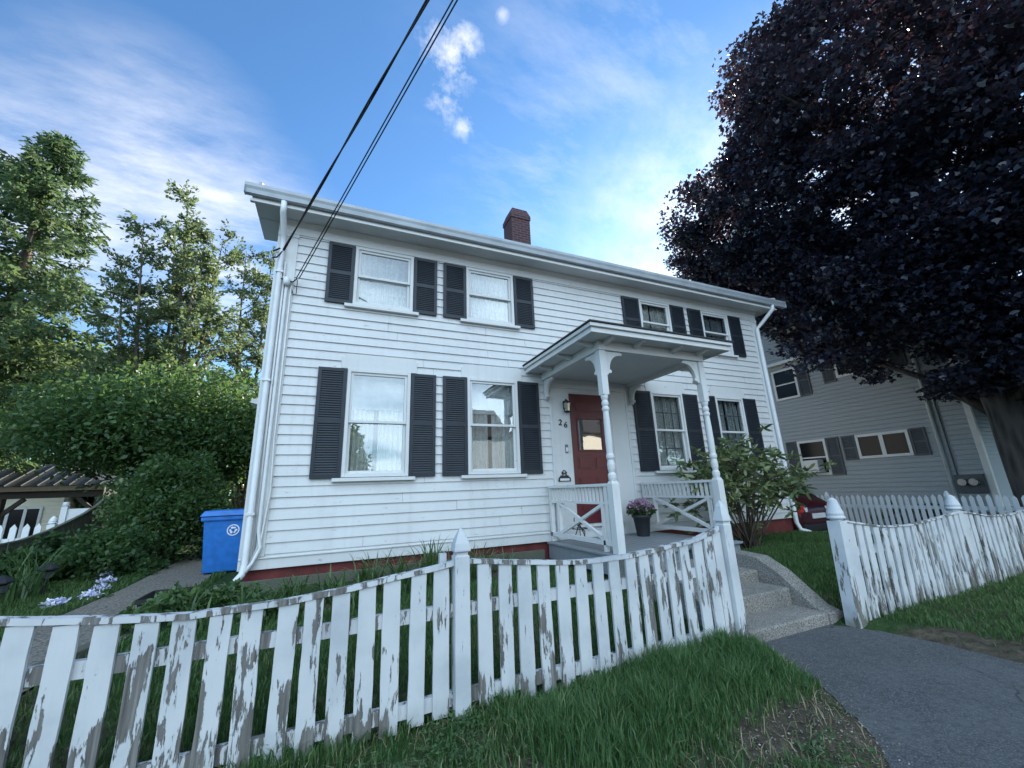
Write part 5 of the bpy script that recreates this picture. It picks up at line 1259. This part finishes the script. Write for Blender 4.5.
# ------------------------------------------------------------------ car in the driveway
M['car_paint'] = simple('dark_red_car_paint', (.055,.008,.012), .22, .3, .08, 2, .6, 0)
CX, CY0, CZ = 11.62, 6.95, -.235
CAR = thing('parked_car', 'dark red hatchback parked in the driveway, its tail towards the street', 'car', (CX, CY0+2.1, CZ))
secs = [  # y, half width, z low, z belt, roof half width, z roof
 (0.00,.66,.42,.80,.62,.82),(0.06,.78,.30,.90,.66,.95),(0.22,.84,.24,.95,.62,1.12),(0.60,.87,.22,.96,.60,1.36),(1.2,.88,.20,.96,.60,1.46),(2.0,.88,.20,.95,.60,1.47),(2.7,.88,.20,.94,.58,1.36),(3.25,.87,.20,.93,.62,1.02),(3.4,.87,.20,.92,.66,.95),(4.0,.83,.24,.82,.66,.84),(4.22,.70,.34,.68,.6,.70)]
V, Fc = [], []
for y_, hw, zl, zb_, rw, zr_ in secs:
    prof = [(-hw*.86,zl),(-hw,zl+.12),(-hw,(zl+zb_)/2+.08),(-hw*.965,zb_),(-rw*1.03,zb_+(zr_-zb_)*.82),(-rw*.86,zr_-.015),(0,zr_+.02)]
    prof = prof+[(-a,b) for a,b in prof[-2::-1]]
    V += [(CX+a, CY0+y_, CZ+b) for a, b in prof]
npf = 13
for i in range(len(secs)-1):
    for k in range(npf-1): Fc.append((i*npf+k, i*npf+k+1, (i+1)*npf+k+1, (i+1)*npf+k))
    Fc.append((i*npf+npf-1, i*npf, (i+1)*npf, (i+1)*npf+npf-1))
Fc += [tuple(range(npf))[::-1], tuple((len(secs)-1)*npf+k for k in range(npf))]
ob = raw('body', V, Fc, M['car_paint'], CAR, True); sd_ = ob.modifiers.new('sub', 'SUBSURF'); sd_.levels = 2; sd_.render_levels = 2
m, t, out = nt('car_window'); bsdf(t, out, (.006,.007,.008), .03, 0, None, spec=.8); M['car_glass'] = m
raw('rear_window', [(CX-.55,CY0+.13,CZ+.99),(CX+.55,CY0+.13,CZ+.99),(CX+.49,CY0+.47,CZ+1.35),(CX-.49,CY0+.47,CZ+1.35),(CX-.54,CY0+.17,CZ+.97),(CX+.54,CY0+.17,CZ+.97),(CX+.48,CY0+.51,CZ+1.33),(CX-.48,CY0+.51,CZ+1.33)], [(0,1,2,3),(0,1,5,4),(1,2,6,5),(2,3,7,6),(3,0,4,7)], M['car_glass'], CAR)
for s in (-1,1):
    V = [(CX+s*a, CY0+y_, CZ+z) for a, y_, z in ((.885,.55,.99),(.885,2.95,.97),(.66,2.55,1.33),(.655,1.2,1.41),(.68,.75,1.32))]; V2 = [(v[0]-s*.06, v[1], v[2]) for v in V]
    raw('side_window', V+V2, [tuple(range(5)), tuple(range(5,10))]+[(k,(k+1)%5,(k+1)%5+5,k+5) for k in range(5)], M['car_glass'], CAR)
m, t, out = nt('red_tail_lens'); bsdf(t, out, (.55,.015,.015), .12, 0, None, spec=.6); M['tail'] = m
for s in (-1,1):
    mb = MB(); xa, xb = sorted((CX+s*.50, CX+s*.82)); mb.box(xa, xb, CY0+.015, CY0+.2, CZ+.76, CZ+.95); mb.build('tail_light', M['tail'], CAR, bevel=.03)
    xa, xb = sorted((CX+s*.38, CX+s*.49)); MB().box(xa, xb, CY0+.005, CY0+.1, CZ+.78, CZ+.9).build('reverse_light', M['white_metal'], CAR, bevel=.02)
MB().box(CX-.26,CX+.26,CY0-.02,CY0+.05,CZ+.62,CZ+.74).build('number_plate', M['white_metal'], CAR, bevel=.006)
MB().box(CX-.72,CX+.72,CY0-.07,CY0+.15,CZ+.30,CZ+.50).build('bumper', M['rubber'], CAR, bevel=.05)
for sx in (-1,1):
    for yy in (.85,3.4):
        mb = MB(); xo = CX+sx*.80; mb.tube([(xo-sx*.1,CY0+yy,CZ+.31),(xo-sx*.08,CY0+yy,CZ+.31),(xo+sx*.07,CY0+yy,CZ+.31),(xo+sx*.09,CY0+yy,CZ+.31)], [.28,.31,.31,.28], 24)
        wh = mb.build('wheel', M['rubber'], CAR, True); mb = MB(); mb.tube([(xo+sx*.088,CY0+yy,CZ+.31),(xo+sx*.10,CY0+yy,CZ+.31)], [.2,.18], 20); mb.build('rim', M['steel'], wh)

# ------------------------------------------------------------------ blue wheelie bin
M['bin'] = simple('blue_bin_plastic', (.012,.15,.50), .4, 0, .2, 9, .5, .02)
BX, BY, BZ = -1.64, 8.55, .21
BN = thing('wheelie_bin', 'bright blue wheelie bin with a white round emblem at the left corner of the house', 'bin', (BX, BY+.3, BZ))
def frus(b, z0, tz, z1):  # (x0,x1,y0,y1)
    return [(b[0],b[2],z0),(b[1],b[2],z0),(b[1],b[3],z0),(b[0],b[3],z0),(tz[0],tz[2],z1),(tz[1],tz[2],z1),(tz[1],tz[3],z1),(tz[0],tz[3],z1)]
BOXF = [(3,2,1,0),(4,5,6,7),(0,1,5,4),(1,2,6,5),(2,3,7,6),(3,0,4,7)]
mb = MB(); mb.add(frus((BX-.23,BX+.27,BY+.05,BY+.55),BZ+.04,(BX-.30,BX+.34,BY,BY+.68),BZ+.93), BOXF); mb.box(BX-.33,BX+.37,BY-.03,BY+.71,BZ+.86,BZ+.935); mb.build('body', M['bin'], BN, bevel=.02)
mb = MB(); mb.add(frus((BX-.35,BX+.39,BY-.06,BY+.72),BZ+.94,(BX-.30,BX+.34,BY,BY+.68),BZ+1.03), BOXF); mb.build('lid', M['bin'], BN, bevel=.015)
mb = MB(); mb.tube([(BX-.25,BY+.77,BZ+.97),(BX+.29,BY+.77,BZ+.97)], .018, 8); mb.build('handle', M['bin'], BN)
for s in (-.28,.32):
    mb = MB(); mb.tube([(BX+s-.03,BY+.56,BZ+.12),(BX+s+.03,BY+.56,BZ+.12)], .12, 18); mb.build('wheel', M['rubber'], BN)
mb = MB(); ex, ez, ey_ = BX+.14, BZ+.70, BY+.008
for k in range(24):
    a0, a1 = 2*math.pi*k/24, 2*math.pi*(k+1)/24
    def q(a, r_): return (ex+r_*math.cos(a), ey_-.004-.0, ez+r_*math.sin(a))
    mb.add([q(a0,.075),q(a1,.075),q(a1,.092),q(a0,.092)], [(0,1,2,3)])
for k in range(3):
    a = rad(90+120*k); c0 = Vector((ex+.036*math.cos(a), ey_-.004, ez+.036*math.sin(a))); d1 = Vector((math.cos(a),0,math.sin(a))); d2 = Vector((-math.sin(a),0,math.cos(a)))
    mb.add([c0-d2*.034-d1*.012, c0+d2*.016-d1*.012, c0+d2*.016-d1*.026, c0+d2*.042+d1*.002, c0+d2*.016+d1*.030, c0+d2*.016+d1*.014, c0-d2*.034+d1*.014], [tuple(range(7))])
mb.build('emblem', simple('white_print', (.7,.74,.8), .5, 0, .05), BN)

# small things in the left yard
for x, y, lab in ((-3.55,8.15,'dark pagoda-topped garden light on the lawn, the farther one'),(-3.50,7.15,'dark pagoda-topped garden light on the lawn, cut by the left edge of the picture')):
    z = ground_z(x,y); g_ = thing('garden_light', lab, 'garden light', (x,y,z)); mb = MB(); mb.lathe((x,y,z), [(.018,-.05),(.018,.22)], 8); mb.build('stake', M['black'], g_)
    mb = MB(); mb.lathe((x,y,z), [(.02,.30),(.07,.32),(.115,.335),(.115,.35),(.07,.385),(.02,.42)], 8); mb.build('hood', M['black'], g_); mb = MB(); mb.lathe((x,y,z), [(.05,.22),(.06,.23),(.07,.31)], 8); mb.build('lens', simple('smoked_lens', (.05,.06,.06), .2), g_)
pt = thing('planter', 'black plastic planter box between the path and the weeds', 'planter', (-1.62,6.05,.2))
mb = MB(); mb.add(frus((-1.74,-1.50,5.85,6.25),.19,(-1.79,-1.45,5.80,6.30),.42), BOXF[2:]+[(3,2,1,0)]); mb.box(-1.81,-1.43,5.78,5.80,.39,.43); mb.box(-1.81,-1.43,6.30,6.32,.39,.43); mb.box(-1.81,-1.79,5.80,6.30,.39,.43); mb.box(-1.45,-1.43,5.80,6.30,.39,.43); mb.build('trough', M['rubber'], pt)
MB().box(-1.77,-1.47,5.82,6.28,.36,.37).build('soil', simple('potting_soil', (.02,.016,.012), .95), pt)
tb = thing('timber', 'dark landscape timber lying beside the path behind the left pickets', 'timber', (-1.9,3.9,.2)); MB().bar((-2.15,3.35,.27),(-1.68,4.75,.27),.12,.12).build('log', M['weathered'], tb, bevel=.01)
tu = thing('tub', 'dark blue-black plastic tub on the grass behind the left pickets', 'tub', (-1.72,3.32,.12)); mb = MB(); mb.lathe((-1.72,3.32,.12), [(.13,0),(.17,.26),(.185,.265),(.185,.28),(.16,.28),(.12,.03),(.001,.03)], 20); mb.build('shell', simple('blue_black_plastic', (.012,.016,.03), .4), tu, True)
bd = thing('edging_board', 'dark board edging laid along the red foundation behind the daylilies', 'board', (.3,6.1,.3)); MB().bar((-1.2,6.16,.33),(3.2,6.22,.33),.05,.22).build('plank', M['weathered'], bd)
wr = thing('plant_stand', 'black wrought iron scroll stand on the porch behind the left railing', 'plant stand', (3.86,6.15,.53)); mb = MB()
mb.tube([(3.86+.10*math.sin(k*.5),6.15,.53+.42*k/12) for k in range(13)], .008, 6); mb.tube([(3.86+.13*math.cos(a),6.15+.13*math.sin(a),.72) for a in np.linspace(0,6.28,17)], .007, 6); mb.build('scroll', M['black'], wr)
mb = MB(); [mb.bar((3.86+.12*math.cos(a),6.15+.12*math.sin(a),.531),(3.86,6.15,.80),.012,.012) for a in (0,2.1,4.2)]; mb.build('leg', M['black'], wr)

# ------------------------------------------------------------------ service cables
def cable(name, label, P0, Q0, reach, strands, rr, twist, gap, sag):
    a = Vector(P0); b = a+(Vector(Q0)-a)*reach; n = 260; t_ = thing(name, label, 'cable', P0)
    for s in range(strands):
        pts = []; ph = 2*math.pi*s/strands
        for i in range(n+1):
            q = i/n; c = a.lerp(b, q); c.z -= sag*4*q*(1-q); an = ph+twist*q
            pts.append((c.x+gap*math.cos(an), c.y, c.z+gap*math.sin(an)))
        mb = MB(); mb.tube(pts, rr, 5); mb.build('strand', M['rubber'], t_)
    return t_
c1 = cable('service_cable', 'thick twisted black cable rising from the top left corner of the house', (-.93,6.36,5.08), (.52,3.0,6.2), 4.0, 2, .0098, 34, .010, .12)
mb = MB(); mb.tube([(-.93,6.36,5.08),(-1.0,6.33,4.93),(-1.06,6.33,4.90)], .012, 6); mb.tube([(-.93,6.36,5.08),(-.98,6.36,5.10),(-1.07,6.4,5.06)], .014, 6); mb.build('drip_loop', M['rubber'], c1)
c2 = cable('service_cable', 'pair of thin black cables ending low on the left corner board, the right one', (-.70,6.36,4.64), (.756,2.8,6.05), 3.8, 2, .0075, 0, .018, .10)
mb = MB(); mb.tube([(-.70,6.36,4.64),(-.76,6.36,4.57),(-.92,6.36,4.60)], .010, 6); mb.tube([(-.70,6.36,4.64),(-.70,6.38,4.40),(-.74,6.40,4.38),(-.78,6.40,4.5)], .006, 6); mb.build('drip_loop', M['rubber'], c2)
